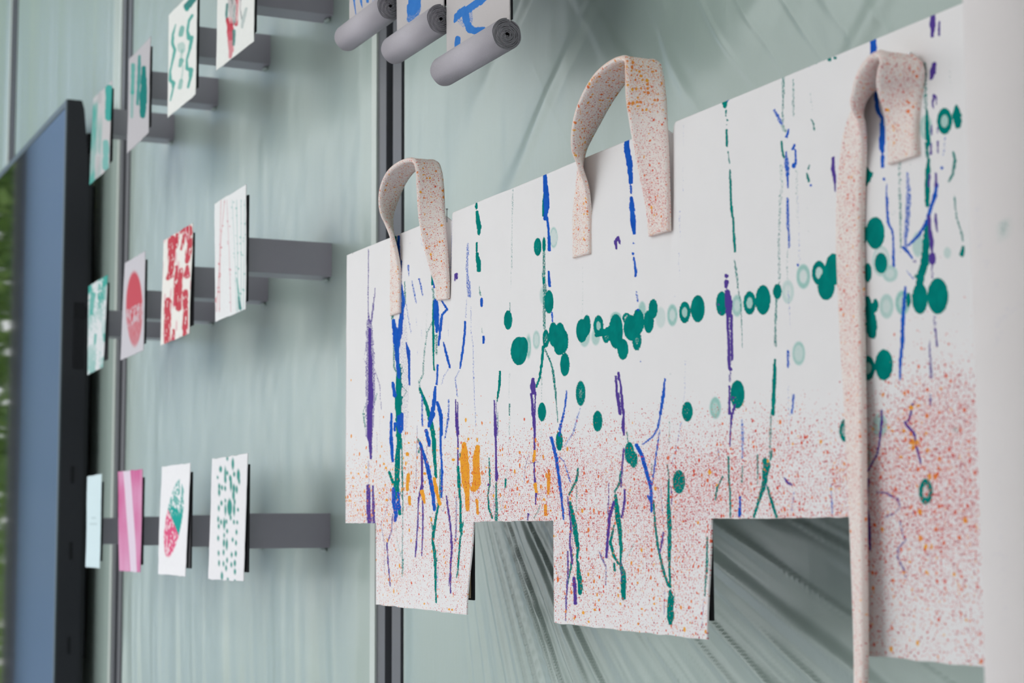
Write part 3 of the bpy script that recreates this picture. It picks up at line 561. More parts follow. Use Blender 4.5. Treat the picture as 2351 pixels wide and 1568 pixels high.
# --- far right, middle
P.ctxt(1880, 450, 3.136)
st('B', .95, 860, 0, 12, 825, 80, 14, 800, 180, 12, 740, 280, 12, 665, 355, 9); st('T', 1, 800, 180, 16, 790, 350, 26, 780, 480, 30, 750, 580, 28, 740, 650, 28); st('P', 1, 812, 140, 9, 818, 250, 14, 830, 340, 16, 833, 400, 9); el('P', 1, 835, 452, 26, 48); st('P', .95, 860, 130, 7, 862, 190, 10, 872, 260, 5); st('P', .5, 833, 500, 8, 835, 590, 9)
el('T', 1, 423, 268, 68, 116); st('T', 1, 325, 200, 14, 335, 290, 20, 325, 400, 16, 325, 600, 16); el('T', 1, 370, 553, 28, 70, 345, 280, 22, 60); el('T', 1, 465, 485, 46, 75); ring('W', .55, .2, 465, 470, 62, 108, .8); ring('W', .5, .3, 530, 560, 55, 60)
st('B', .8, 505, 10, 11, 510, 100, 9, 515, 190, 9, 545, 250, 9, 555, 340, 8, 555, 440, 12, 557, 500, 12); st('T', .5, 605, 0, 11, 605, 200, 11, 605, 400, 7); st('B', .55, 660, 0, 18, 655, 180, 18, 640, 320, 14, 650, 400, 11); st('B', .95, 620, 370, 9, 655, 400, 10, 690, 450, 7); el('W', .45, 730, 350, 40, 90); st('P', .4, 710, 470, 18)
st('B', .5, 650, 540, 5, 700, 600, 6); st('T', .6, 720, 580, 18); el('T', 1, 745, 740, 58, 110, 875, 722, 76, 130); ring('W', .7, .4, 620, 770, 52, 88); el('T', .9, 662, 750, 18, 55); st('B', .95, 640, 660, 10, 630, 780, 12, 620, 940, 14, 618, 1060, 13, 605, 1180, 12, 600, 1320, 7); ring('W', .5, .3, 505, 795, 50, 88); el('T', .95, 425, 790, 22, 50)
st('T', 1, 370, 740, 20, 385, 830, 32, 400, 950, 42, 402, 1000, 30); st('B', .7, 318, 630, 5, 318, 750, 6); st('B', .7, 345, 640, 5, 350, 740, 5); st('P', 1, 328, 760, 10); st('P', .3, 325, 820, 12, 325, 900, 10); st('P', .7, 348, 1025, 9, 340, 1065, 7); ring('T', 1, .15, 372, 1240, 50, 88, .4); el('W', .55, 372, 1240, 30, 50); el('T', 1, 487, 1216, 64, 112); st('T', .75, 350, 1340, 7, 330, 1420, 7)
st('P', .45, 850, 870, 12, 855, 960, 9); st('P', .95, 858, 960, 6, 868, 1080, 6); st('P', .55, 815, 1040, 7, 825, 1280, 14, 825, 1310, 12); st('P', .5, 820, 1440, 11, 820, 1500, 11); st('T', .6, 995, 0, 7, 1010, 150, 7, 1040, 240, 8, 1058, 320, 9); st('T', 1, 1060, 365, 9, 1050, 420, 18); el('W', .35, 945, 410, 26, 40)
# --- far right, bottom
P.ctxt(1880, 900, 2.348)
st('P', .95, 353, 100, 5, 352, 160, 7, 345, 240, 6, 330, 330, 5, 275, 430, 5); st('P', .95, 280, 470, 7, 268, 600, 6, 280, 680, 8, 288, 850, 6); el('W', .55, 343, 180, 38, 65, 275, 340, 20, 60); st('P', .95, 518, 65, 6, 500, 150, 6, 475, 165, 7, 500, 195, 9, 525, 220, 7, 540, 300, 7, 562, 385, 5)
for a, b, c in ((510, 85, 14), (545, 75, 9), (515, 270, 16), (522, 300, 12), (470, 210, 10), (410, 210, 8), (455, 350, 8), (670, 860, 7), (500, 915, 7)): st('O', .85, a, b, c)
ring('T', .9, .35, 588, 537, 38, 70, .4); st('P', .6, 615, 40, 9, 612, 75, 6); st('P', .5, 320, 540, 7, 375, 545, 9, 440, 580, 10, 450, 620, 6, 420, 655, 7, 365, 675, 7); st('P', .5, 450, 700, 6, 465, 770, 6, 480, 800, 6, 440, 840, 9, 435, 890, 9, 470, 960, 7, 480, 1000, 5); st('P', .35, 605, 860, 6, 605, 960, 6); st('T', .35, 750, 200, 20); st('P', .4, 520, 650, 7)
# spray of red and orange droplets, densest along the fold above the tabs
gauss = lambda x, y, sx, sy: np.exp(-((pxg - x) / sx) ** 2 - ((pyg - y) / sy) ** 2)
cloud = vnoise(pxg / 45, pyg / 60)
yb = np.interp(pxg, [790, 1000, 1150, 1400, 1700, 1900, 2000, 2200], [1010, 985, 950, 905, 880, 880, 850, 790])
fall = sstep(0, 230, pyg - yb) * (.42 + .58 * sstep(1420, 1200, pyg))
R = fall * (.30 + .38 * cloud) * np.interp(pxg, [790, 1000, 1150, 1500], [.45, .6, .9, 1.05])
R += .35 * gauss(1545, 1120, 70, 90) + .35 * gauss(1655, 1110, 50, 80) + .3 * gauss(1300, 1090, 80, 60) + .75 * gauss(2150, 1060, 80, 170) + .3 * gauss(2050, 1080, 60, 100) + .25 * gauss(1950, 1130, 30, 80) + .2 * gauss(2200, 900, 40, 60)
S = .55 * gauss(840, 1140, 60, 90) + .5 * gauss(960, 1090, 60, 90) + .6 * gauss(1085, 1060, 40, 80) + .35 * gauss(1240, 1110, 50, 80) + .35 * gauss(900, 1350, 50, 40) + .3 * gauss(1950, 1110, 30, 80) + .08 * sstep(0, 200, pyg - yb) + .25 * gauss(2100, 980, 40, 60) + .18 * gauss(1420, 1330, 160, 80)
S *= .5 + cloud
R = np.clip(R * 1.2, 0, .97); S = np.clip(S, 0, .9)
L = lambda k: P.lay(k)
Vc = np.stack([Xg2, Yg, Zg2], -1).reshape(-1, 3)
iA = np.stack([L('T'), L('W'), L('B'), L('P')], -1).reshape(-1, 4); iB = np.stack([L('O'), R, S, np.ones_like(R)], -1).reshape(-1, 4)
cl = np.stack([Xg, Zg, np.zeros_like(Xg)], -1).reshape(-1, 3)
idx = np.arange(nx_ * nz_).reshape(nz_, nx_)
Q = np.stack([idx[:-1, :-1], idx[1:, :-1], idx[1:, 1:], idx[:-1, 1:]], -1)[keep]
# hem: the cut edge has the thickness of the cloth
kp = np.pad(keep, 1); rim = []
core = kp[1:-1, 1:-1]
for sh, (ca, cb) in (((0, 1), (0, 3)), ((2, 1), (1, 2)), ((1, 0), (0, 1)), ((1, 2), (3, 2))):
    nb = kp[sh[0]:sh[0] + nz_ - 1, sh[1]:sh[1] + nx_ - 1]
    rr, cc = np.nonzero(core & ~nb)
    cor = np.stack([idx[:-1, :-1], idx[1:, :-1], idx[1:, 1:], idx[:-1, 1:]], -1)[rr, cc]
    rim.append(np.stack([cor[:, ca], cor[:, cb]], -1))
rim = np.concatenate(rim); ru = np.unique(rim); back = {int(v): nx_ * nz_ + k for k, v in enumerate(ru)}
Vb = Vc[ru] + np.array((0, .0013, 0))
Qr = np.array([(a, b, back[int(b)], back[int(a)]) for a, b in rim])
Vall = np.concatenate([Vc, Vb]); used = np.unique(np.concatenate([Q.ravel(), Qr.ravel()]))
remap = np.full(len(Vall), -1); remap[used] = np.arange(len(used))
big = empty('painted_canvas', (ROLL_X, YC, Z_BOT))
tag(big, 'large white canvas with teal dots, blue streaks and red spray, half unrolled', 'canvas')
sheet = part('canvas_sheet', Vall[used], remap[np.concatenate([Q, Qr])], M_canvas, big, True)
attr_col(sheet.data, 'inkA', np.concatenate([iA, iA[ru] * .3])[used]); attr_col(sheet.data, 'inkB', np.concatenate([iB, iB[ru]])[used])
attr_vec(sheet.data, 'cloth', np.concatenate([cl, cl[ru]])[used])

# the rest of the cloth is wound up: a spiral standing in front of the sheet
def spiral_roll(name, axis, c, r_out, r_in, pitch, a0, lo, hi, mat, parent, flip=1, thick=.0011, nlen=2, cap=None):
    """spiral winding inwards from angle a0; axis 'z' (angles in XY) or 'x' (angles in YZ)"""
    turns = (r_out - r_in) / pitch; n = int(turns * 48)
    th = a0 + flip * np.linspace(0, turns * 2 * np.pi, n); r = np.linspace(r_out, r_in, n)
    r = r + pitch * .12 * np.sin(th * 1.7 + 1)
    V = []; rr = []
    for k, zz in enumerate(np.linspace(lo, hi, nlen)):
        for q in (0, 1):
            rad = r - q * thick; u, v = rad * np.cos(th), rad * np.sin(th)
            jit = .0006 * np.sin(th * 5.3 + k) * (k in (0, nlen - 1))
            w_ = np.full(n, zz) + jit
            V.append(np.stack([c[0] + u, c[1] + v, w_], -1) if axis == 'z' else np.stack([w_, c[1] + u, c[2] + v], -1))
    V = np.concatenate(V); Fs = []
    B_ = lambda k, q: (k * 2 + q) * n
    i = np.arange(n - 1)
    for k in range(nlen - 1):
        for q in (0, 1):
            a, b = B_(k, q), B_(k + 1, q); Fs.append(np.stack([a + i, a + i + 1, b + i + 1, b + i], -1))
    for k in (0, nlen - 1):
        a, b = B_(k, 0), B_(k, 1); Fs.append(np.stack([a + i, a + i + 1, b + i + 1, b + i], -1))
    o = part(name, V, np.concatenate(Fs), mat, parent, True)
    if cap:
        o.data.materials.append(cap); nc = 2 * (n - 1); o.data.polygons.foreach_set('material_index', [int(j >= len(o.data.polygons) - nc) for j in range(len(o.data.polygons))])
    o.data.polygons.foreach_set('use_smooth', [j < len(Fs[0]) * 2 * (nlen - 1) for j in range(len(o.data.polygons))])
    arc = np.tile(np.concatenate([np.cumsum(np.abs(r) * turns * 2 * np.pi / n)] * 2), nlen)
    return o, V, arc
ro, RV, arc = spiral_roll('canvas_roll', 'z', (ROLL_X, ROLL_Y, 0), ROLL_R, .012, .0042, math.pi / 2, Z_BOT, Z_TOP, M_rollback, big, 1, .0013, 120)
rpx, rpy = proj(RV); PR = Paint(rpx, rpy); PR.ctxt(1880, 450, 3.136)
PR.st('B', .22, 1135, 60, 22, 1150, 350, 30, 1190, 480, 35, 1290, 690, 18); PR.st('B', .26, 1400, 790, 30, 1330, 860, 35, 1290, 950, 50, 1290, 1040, 45); PR.st('T', .45, 1330, 230, 40); PR.st('T', .3, 1340, 250, 62)
PR.ctxt(1880, 900, 2.348); PR.st('B', .15, 930, 180, 30, 960, 400, 35, 970, 900, 45, 1000, 1250, 40)
frontal = (RV[:, 0] - ROLL_X) ** 2 + (RV[:, 1] - ROLL_Y) ** 2 > (ROLL_R - .0041) ** 2
z0 = np.zeros(len(RV)); soft = lambda k: PR.lay(k) * frontal
attr_col(ro.data, 'inkA', np.stack([soft('T') * .9, soft('T') * .4, soft('B') * .9, z0], -1)); attr_col(ro.data, 'inkB', np.stack([z0, z0, z0, z0 + 1], -1))
attr_vec(ro.data, 'cloth', np.stack([arc, RV[:, 2], z0], -1))

# ------------------------------------------------------------------ handles sewn to the canvas
def catmull(P_, n):
    P_ = np.array(P_, float); P2 = np.concatenate([[2 * P_[0] - P_[1]], P_, [2 * P_[-1] - P_[-2]]]); out = []
    m = len(P_) - 1
    for k in range(m):
        p0, p1, p2, p3 = P2[k:k + 4]
        for t_ in np.linspace(0, 1, n, endpoint=(k == m - 1)):
            out.append(.5 * ((2 * p1) + (-p0 + p2) * t_ + (2 * p0 - 5 * p1 + 4 * p2 - p3) * t_ ** 2 + (-p0 + 3 * p1 - 3 * p2 + p3) * t_ ** 3))
    return np.array(out)
def handle(pts, width, dens, label, thick=.0044):
    """pts: (px, py, twist 0..1, lift from the cloth in half widths); the tape is flat on the cloth at twist 0, edge-on to the wall at twist 1"""
    C3 = []; tw = []
    for a, b, k, l in pts:
        y = YC - .003 - l * width / 2; C3.append(at(a, b, y)); tw.append(k)
    W4 = catmull(np.column_stack([np.array(C3), tw]), 14); C_ = W4[:, :3]; k_ = W4[:, 3]
    T = np.gradient(C_, axis=0); T /= np.linalg.norm(T, axis=1)[:, None]; n = len(C_)
    # side vector turns from +X (left end) over -Y (top of the loop) to -X (right end)
    s_ = np.linspace(0, 1, n); top = np.argmax(C_[:, 2])
    ang = np.where(np.arange(n) <= top, k_ * np.pi / 2, np.pi - k_ * np.pi / 2)
    Wd = np.stack([np.cos(ang), -np.sin(ang), np.zeros(n)], -1)
    Wd -= (Wd * T).sum(1)[:, None] * T; Wd /= np.linalg.norm(Wd, axis=1)[:, None]
    Nn = np.cross(T, Wd)
    prof = []; hw, ht = width / 2, thick / 2
    for a in np.linspace(-1, 1, 11): prof.append((a * hw * .97, ht * (1 if abs(a) < .8 else .72 + .55 * (abs(a) < .95))))
    lower = [(p[0], -p[1]) for p in prof[::-1]]; ring_ = [(-hw, 0)] + prof + [(hw, 0)] + lower
    m = len(ring_); arc_ = np.concatenate([[0], np.cumsum(np.linalg.norm(np.diff(C_, axis=0), axis=1))])
    V = np.concatenate([C_[i] + np.array([Wd[i] * u + Nn[i] * v for u, v in ring_]) for i in range(n)])
    Fs = [(i * m + j, i * m + (j + 1) % m, (i + 1) * m + (j + 1) % m, (i + 1) * m + j) for i in range(n - 1) for j in range(m)]
    Fs += [tuple(range(m - 1, -1, -1)), tuple((n - 1) * m + j for j in range(m))]
    o = part('handle', V, Fs, M_strap, big, True); o['label'] = label
    cv = np.array([(arc_[i], u + (0 if v >= 0 else .2), 0) for i in range(n) for u, v in ring_]); attr_vec(o.data, 'cloth', cv)
    u_ = np.repeat(s_, m); d = np.array([np.interp(u_, [q[0] for q in dens], [q[c] for q in dens]) for c in (1, 2)])
    nz = .6 + .8 * vnoise(cv[:, 0] * 60, cv[:, 1] * 60)
    attr_col(o.data, 'inkB', np.stack([u_ * 0, d[0] * nz * .75, d[1] * nz * .75, u_ * 0 + 1], -1))
    return o
def tl(*p): return [(a, b, k, max(0.0, math.sin(k * math.pi / 2))) for a, b, k in p]
handle(tl((909, 722, 0), (909, 640, 0), (907, 595, .1), (901, 550, .24), (891, 500, .45), (897, 440, .8), (917, 398, 1), (948, 374, 1), (975, 371, 1), (985, 395, .92), (988, 430, .78), (992, 500, .6), (1000, 560, .38), (1008, 610, .2), (1015, 650, .06), (1017, 688, 0)),
       .030, [(0, .22, .3), (.4, .35, .45), (.7, .4, .4), (1, .4, .3)], 'smallest loop handle of speckled cotton tape')
handle(tl((1337, 588, 0), (1337, 500, 0), (1338, 440, .12), (1334, 385, .31), (1336, 330, .52), (1360, 250, .82), (1400, 182, 1), (1442, 146, 1), (1472, 140, 1), (1479, 170, .88), (1483, 220, .68), (1491, 300, .4), (1503, 400, .17), (1511, 470, .05), (1515, 537, 0)),
       .034, [(0, .3, .5), (.35, .35, .7), (.5, .2, 1.5), (.72, .2, 1.7), (.77, .25, .1), (.88, .9, 0), (.96, .8, .3), (1, .6, .5)], 'tall loop handle of cotton tape sprayed orange and crimson')
handle(tl((1976, 1640, .31), (1977, 1500, .3), (1972, 1250, .25), (1964, 950, .155), (1955, 700, .07), (1952, 500, .03), (1960, 350, .08), (1975, 255, .3), (1996, 200, .6), (2020, 160, .9), (2042, 137, 1), (2059, 130, 1), (2068, 144, .95), (2068, 170, .7), (2067, 205, .35), (2071, 250, .1), (2074, 300, 0), (2076, 368, 0)),
       .032, [(0, .4, .08), (.3, .5, .08), (.6, .65, .08), (.85, .5, .1), (.93, .35, .4), (1, .35, .1)], 'long cotton tape strap hanging over the right of the canvas', .005)

# ------------------------------------------------------------------ grey arms that hold the display boards
ARM_W, ARM_H, ARM_Y = .050, .052, -.147
def arm_mesh():
    bm = bmesh.new(); bmesh.ops.create_cube(bm, size=1)
    for v in bm.verts: v.co = (v.co.x * ARM_W - ARM_W / 2, (v.co.y - .5) * (-ARM_Y - .0005) - .0005, v.co.z * ARM_H)
    bmesh.ops.bevel(bm, geom=bm.edges[:], offset=.0006, segments=1, affect='EDGES')
    me = bpy.data.meshes.new('beam'); bm.to_mesh(me); bm.free(); me.materials.append(M_grey_arm); return me
ME_ARM = arm_mesh()
def crumple_mesh():
    r = np.random.default_rng(3); bm = bmesh.new(); bmesh.ops.create_icosphere(bm, subdivisions=2, radius=1)
    for v in bm.verts:
        k = .75 + .5 * r.random(); v.co = (v.co.x * .011 * k, v.co.y * .004 * k - .003, v.co.z * .004 * k)
    me = bpy.data.meshes.new('film_tuft'); bm.to_mesh(me); bm.free(); me.materials.append(M_film); return me
ME_TUFT = crumple_mesh()
def display_arm(xr, z, label, bx0, bx1, bz0, bz1, group, yb=-.147, front=False):
    """arm with right face at xr and centre height z, carrying a board that spans bx0..bx1, bz0..bz1"""
    e = empty('display_arm', (xr, 0, z)); tag(e, label, 'display arm', group)
    link(bpy.data.objects.new('beam', ME_ARM), e)
    tf = link(bpy.data.objects.new('film_tuft', ME_TUFT), e); tf.location = (-.022, 0, -ARM_H / 2 - .003)
    bb = part_box('backing_board', bx0, bx1, yb - .0035, yb - .0005, bz0, bz1, M_black, e, .0004)
    if front: box_obj('board_face', bx0 + .003, bx1 - .0045, yb - .0045, yb - .0033, bz0 + .002, bz1 - .002, M_wood, bb, 0, tuple(e.location))
    return e

# ------------------------------------------------------------------ printed cards, three rows of four
def card(corners, base, paint, label, n=(44, 110), bow=.0015, seed=0):
    TL, TR, BR, BL = [at(p[0], p[1], -.1535) for p in corners]
    u, v = np.meshgrid(np.linspace(0, 1, n[0]), np.linspace(0, 1, n[1]))
    V = ((1 - u) * (1 - v))[..., None] * TL + (u * (1 - v))[..., None] * TR + (u * v)[..., None] * BR + ((1 - u) * v)[..., None] * BL
    px, py = proj(V)
    V[..., 1] -= bow * (vnoise(u * 1.6 + seed, v * 2.2 + seed) + .8 * np.abs(u - .5) ** 2)
    edge = (vnoise(v * 14 + seed, u * 0 + seed) - .5) * .0016
    V[..., 0] += edge * ((u == 0) | (u == 1)); V[..., 2] += (vnoise(u * 9 + seed, v * 0 + 3 + seed) - .5) * .0016 * ((v == 0) | (v == 1))
    p = Paint(px, py); p.C = np.tile(np.array(lin(*base)[:3]), px.shape + (1,)); p.u, p.v = u, v
    paint(p)
    p.C *= (.985 + .03 * vnoise(u * 40, v * 70))[..., None]
    nu, nv = n; idx = np.arange(nu * nv).reshape(nv, nu)
    Fs = np.stack([idx[:-1, :-1], idx[1:, :-1], idx[1:, 1:], idx[:-1, 1:]], -1).reshape(-1, 4)
    loc = (TL + TR + BR + BL) / 4; loc[2] = min(BL[2], BR[2])
    o = mesh_obj('print_card', V.reshape(-1, 3) - loc, Fs, M_paper, None, True); o.location = loc
    attr_col(o.data, 'ink', np.concatenate([p.C.reshape(-1, 3), np.ones((nu * nv, 1))], 1))
    so = o.modifiers.new('thickness', 'SOLIDIFY'); so.thickness = .0008; so.offset = -1
    tag(o, label, 'print card', 'print cards held off the wall'); return o
TEAL, DTEAL, RED, PINK, PAPER = (38, 160, 146), (0, 122, 116), (196, 44, 66), (206, 96, 146), (232, 232, 226)
def uvblend(p, color, a): p.blend((slice(None), slice(None)), np.clip(a, 0, 1), color)

def paint_1_1(p):
    u, v = p.u, p.v; g = vnoise(u * 6, v * 5) * .6 + vnoise(u * 26, v * 9) * .4
    uvblend(p, TEAL, .75 * sstep(.34, .2, u) * sstep(.03, .12, v) * (.35 + g)); uvblend(p, TEAL, .45 * sstep(.3, .6, g) * sstep(.2, .5, v) * sstep(.62, .5, u))
    p.ctxt(180, 170, 5.6); p.rgb((40, 160, 150), .95, 395, 180, 44, 390, 560, 42); p.rgb((70, 170, 160), .75, 360, 880, 40, 360, 1200, 38); p.rgb((176, 174, 174), .8, 275, 260, 24, 270, 360, 24); p.rgb((176, 174, 174), .7, 262, 1080, 24, 245, 1330, 26)
def paint_1_2(p):
    p.ctxt(0, 0, 3.014)
    p.rgb(TEAL, .8, 925, 450, 14, 920, 640, 13); p.rgb(TEAL, .5, 920, 640, 12, 915, 810, 9); p.rgb((20, 140, 132), .9, 967, 390, 9, 966, 560, 13, 955, 720, 9); p.rgb(DTEAL, 1, 1000, 470, 14, 1000, 560, 22, 996, 700, 26, 990, 800, 18)
def paint_1_3(p):
    p.ctxt(380, 0, 6.03)
    p.rgb(DTEAL, .95, 300, 90, 45.9, 400, -10, 45.9); p.rgb((20, 150, 138), .9, 300, 130, 24.3)
    p.rgb(TEAL, .9, 145, 340, 6.8, 105, 480, 16.2, 100, 610, 18.9, 130, 690, 21.6, 100, 850, 13.5, 68, 1000, 13.5, 75, 1110, 24.3, 115, 1150, 29.7, 110, 1230, 13.5, 75, 1390, 9.5)
    p.rgb(TEAL, .9, 378, 215, 18.9, 330, 290, 20.2, 305, 420, 16.2, 330, 530, 29.7, 372, 520, 24.3, 340, 680, 21.6, 298, 830, 13.5, 305, 950, 24.3, 360, 970, 32.4, 350, 1080, 21.6, 318, 1210, 16.2)
    p.rgb(TEAL, .75, 235, 390, 32.4, 210, 480, 32.4); p.rgb(TEAL, .4, 225, 640, 54.0, 225, 680, 51.3); p.rgb(TEAL, .75, 225, 840, 32.4, 205, 910, 21.6); p.rgb(TEAL, .6, 225, 1120, 27.0, 205, 1210, 29.7); p.rgb(TEAL, .35, 235, 700, 18.9, 215, 820, 16.2); p.rgb(TEAL, .35, 250, 910, 10.8, 230, 1100, 13.5)
def paint_1_4(p):
    p.ctxt(380, 0, 6.03); K = (44, 52, 60)
    p.rgb(K, .7, 900, -160, 40, 930, 0, 60, 950, 200, 60, 930, 300, 55); p.rgb((30, 118, 112), .9, 860, 60, 16, 852, 200, 18, 860, 300, 10)
    p.rgb(RED, .95, 890, 280, 40, 905, 380, 42, 915, 520, 44); p.rgb((206, 96, 110), .8, 915, 480, 46, 915, 700, 36, 905, 790, 22); p.rgb(RED, .9, 1000, -100, 30, 1000, 120, 16, 990, 340, 26); p.rgb((20, 120, 114), .9, 960, 80, 16, 965, 300, 16); p.rgb((30, 130, 122), .85, 960, 430, 22, 955, 620, 18)
    p.rgb(K, .6, 1050, -60, 12, 1045, 120, 8, 1065, 260, 8); p.rgb((150, 170, 166), .6, 1130, 120, 20, 1090, 250, 24, 1070, 380, 16)
    for k in range(14): p.rgb((236, 226, 222), .6, 870 + 14 * k, -100 + 40 * (k % 5), 3, 880 + 13 * k, 100 + 30 * (k % 4), 4, 885 + 9 * k, 260 + 30 * (k % 3), 2)
def paint_2_1(p):
    u, v = p.u, p.v; g = vnoise(u * 13, v * 30) * .5 + vnoise(u * 30, v * 80) * .5; b = vnoise(u * 3 + 4, v * 5)
    uvblend(p, TEAL, sstep(.42, .7, g * .6 + b * .6) * (.35 + .6 * (sstep(.5, .15, v) + .4 * sstep(.6, 1, v))))
    p.ctxt(0, 400, 3.014); p.rgb(TEAL, .8, 645, 830, 16, 635, 960, 14); p.rgb(TEAL, .8, 665, 1110, 8, 662, 1170, 7); p.rgb(TEAL, .6, 725, 760, 14, 722, 860, 14); p.rgb(TEAL, .7, 722, 1110, 10, 722, 1150, 8)
def paint_2_2(p):
    p.ctxt(0, 400, 3.014); sel, q, c = p.cov_ell(933, 932, 57, 258); u, v = p.u[sel], p.v[sel]
    s = vnoise(u * 44, v * 26 + u * 22); k = np.where(v < .5, 1.0, np.where((v > .5) & (v < .68), .25 + .75 * (s > .5), .6 + .3 * s)); p.blend(sel, c * k * .92, (196, 56, 72))
def paint_2_3(p):
    p.ctxt(0, 400, 3.014); u, v = p.u, p.v
    for a in ((1195, 450, 28, 1190, 560, 26, 1185, 680, 18), (1230, 420, 14, 1225, 500, 10), (1265, 390, 22, 1310, 370, 18), (1312, 370, 20, 1315, 480, 20, 1295, 600, 18), (1180, 700, 24, 1165, 720, 14), (1295, 700, 22, 1300, 640, 12), (1225, 640, 12, 1215, 900, 14), (1255, 660, 14, 1245, 780, 20, 1240, 930, 20), (1170, 880, 26, 1165, 1020, 22, 1160, 1160, 22), (1285, 820, 22, 1290, 950, 18, 1280, 1110, 18), (1205, 1080, 10, 1200, 1150, 14), (1255, 520, 8, 1280, 420, 14)): p.rgb((194, 40, 62), .95, *a)
    g = vnoise(u * 24, v * 34); uvblend(p, PAPER, sstep(.72, .82, vnoise(u * 34, v * 26)) * .7); uvblend(p, (210, 90, 120), .35 * sstep(.7, .85, vnoise(u * 9, v * 9 + 5)))
def paint_2_4(p):
    p.ctxt(0, 400, 3.014); r = np.random.default_rng(5)
    for x0, x1, c in ((1535, 1520, RED), (1560, 1500, RED), (1575, 1600, (200, 130, 140)), (1640, 1650, TEAL), (1670, 1672, TEAL), (1695, 1690, TEAL), (1610, 1640, (150, 190, 184))):
        p.rgb(c, .35, x0, 180, 3, (x0 + x1) / 2, 500, 3, x1, 950, 4)
        for _ in range(9):
            f = r.random(); p.rgb(c, .75, x0 + (x1 - x0) * f + r.normal() * 5, 180 + 750 * f, 4 * r.random() + 1.5)
    p.rgb(DTEAL, .9, 1655, 850, 5, 1668, 930, 10); p.rgb(TEAL, .6, 1640, 720, 4, 1660, 860, 7); p.rgb(RED, .8, 1518, 620, 6); p.rgb(RED, .8, 1495, 860, 4, 1495, 885, 4)
def paint_3_1(p):
    p.ctxt(160, 1060, 5.807); c = (120, 146, 146)
    for x0, x1, y in ((296, 352, 750), (272, 376, 830)):
        x = x0
        while x < x1: p.rgb(c, .5, x, y - 4, 5, x, y + 5, 5); x += 13
def paint_3_2(p):
    u, v = p.u, p.v; g = vnoise(u * 5, v * 4) * .6 + vnoise(u * 14, v * 3) * .4
    uvblend(p, (196, 60, 128), .25 + .7 * g * (1 - .35 * v)); uvblend(p, (222, 208, 220), .95 * sstep(.17, .13, np.abs(u - (.36 + .34 * v))))
def paint_3_3(p):
    p.ctxt(0, 1000, 2.76); u, v = p.u, p.v
    sel, q, c = p.cov_ell(1105, 525, 62, 252); uu, vv = p.u[sel], p.v[sel]; x = uu + (.62 - vv) * .75 * 0
    # the oval leans: keep only a tilted ellipse
    px, py = p.px[sel] * 2.76, (p.py[sel] - 1000) * 2.76
    k = np.hypot((px - 1105 + (py - 525) * .16) / 52, (py - 525) / 252); c = np.clip((1 - k) * 18, 0, 1)
    s = vnoise(uu * 30 - vv * 12, vv * 40 + uu * 10); up = (px - 1105) * 2.6 - (py - 560) > 0
    solid = sstep(.36, .48, vv) * sstep(.72, .6, vv)
    p.blend(sel, c * np.where(up, np.clip(solid + (s > .42) * .8, 0, 1), 0), (20, 162, 150)); p.blend(sel, c * np.where(up, 0, np.clip(.35 + (s > .45) * .6, 0, 1)), (222, 70, 120))
def paint_3_4(p):
    p.ctxt(0, 1000, 2.76)
    for x, y, w_, h_ in ((1445, 145, 5, 14), (1480, 180, 7, 36), (1403, 213, 8, 20), (1384, 265, 4, 10), (1432, 240, 5, 40), (1432, 280, 6, 22), (1445, 237, 5, 14), (1463, 270, 7, 20), (1467, 310, 6, 40), (1488, 245, 6, 16), (1515, 250, 9, 36), (1520, 290, 5, 18), (1393, 322, 6, 18), (1392, 360, 6, 22), (1410, 330, 5, 16), (1430, 335, 5, 16), (1485, 335, 7, 28), (1503, 342, 6, 24), (1482, 380, 7, 30), (1405, 428, 6, 16), (1430, 412, 4, 12), (1388, 460, 5, 18), (1457, 455, 14, 54), (1430, 470, 5, 34), (1485, 470, 6, 38), (1510, 470, 5, 12), (1463, 520, 5, 16), (1384, 530, 5, 18), (1402, 548, 5, 16), (1387, 575, 5, 16), (1422, 560, 6, 34), (1436, 545, 5, 14), (1484, 548, 5, 14), (1505, 550, 5, 12), (1441, 605, 5, 14), (1422, 632, 4, 14), (1501, 612, 5, 16), (1384, 650, 5, 16), (1421, 680, 6, 24), (1440, 690, 6, 34), (1477, 660, 5, 14), (1499, 680, 5, 16), (1387, 745, 5, 16), (1420, 740, 5, 18), (1473, 755, 5, 16), (1499, 748, 6, 18), (1390, 808, 5, 18), (1420, 812, 5, 16), (1444, 790, 5, 16), (1472, 818, 5, 16), (1494, 808, 6, 20), (1438, 840, 5, 18), (1495, 862, 6, 18), (1410, 890, 7, 26), (1449, 910, 5, 10), (1495, 918, 5, 6), (1489, 420, 5, 18)): p.rgbe((0, 140, 126), .95, x, y, w_ + 1.5, h_)

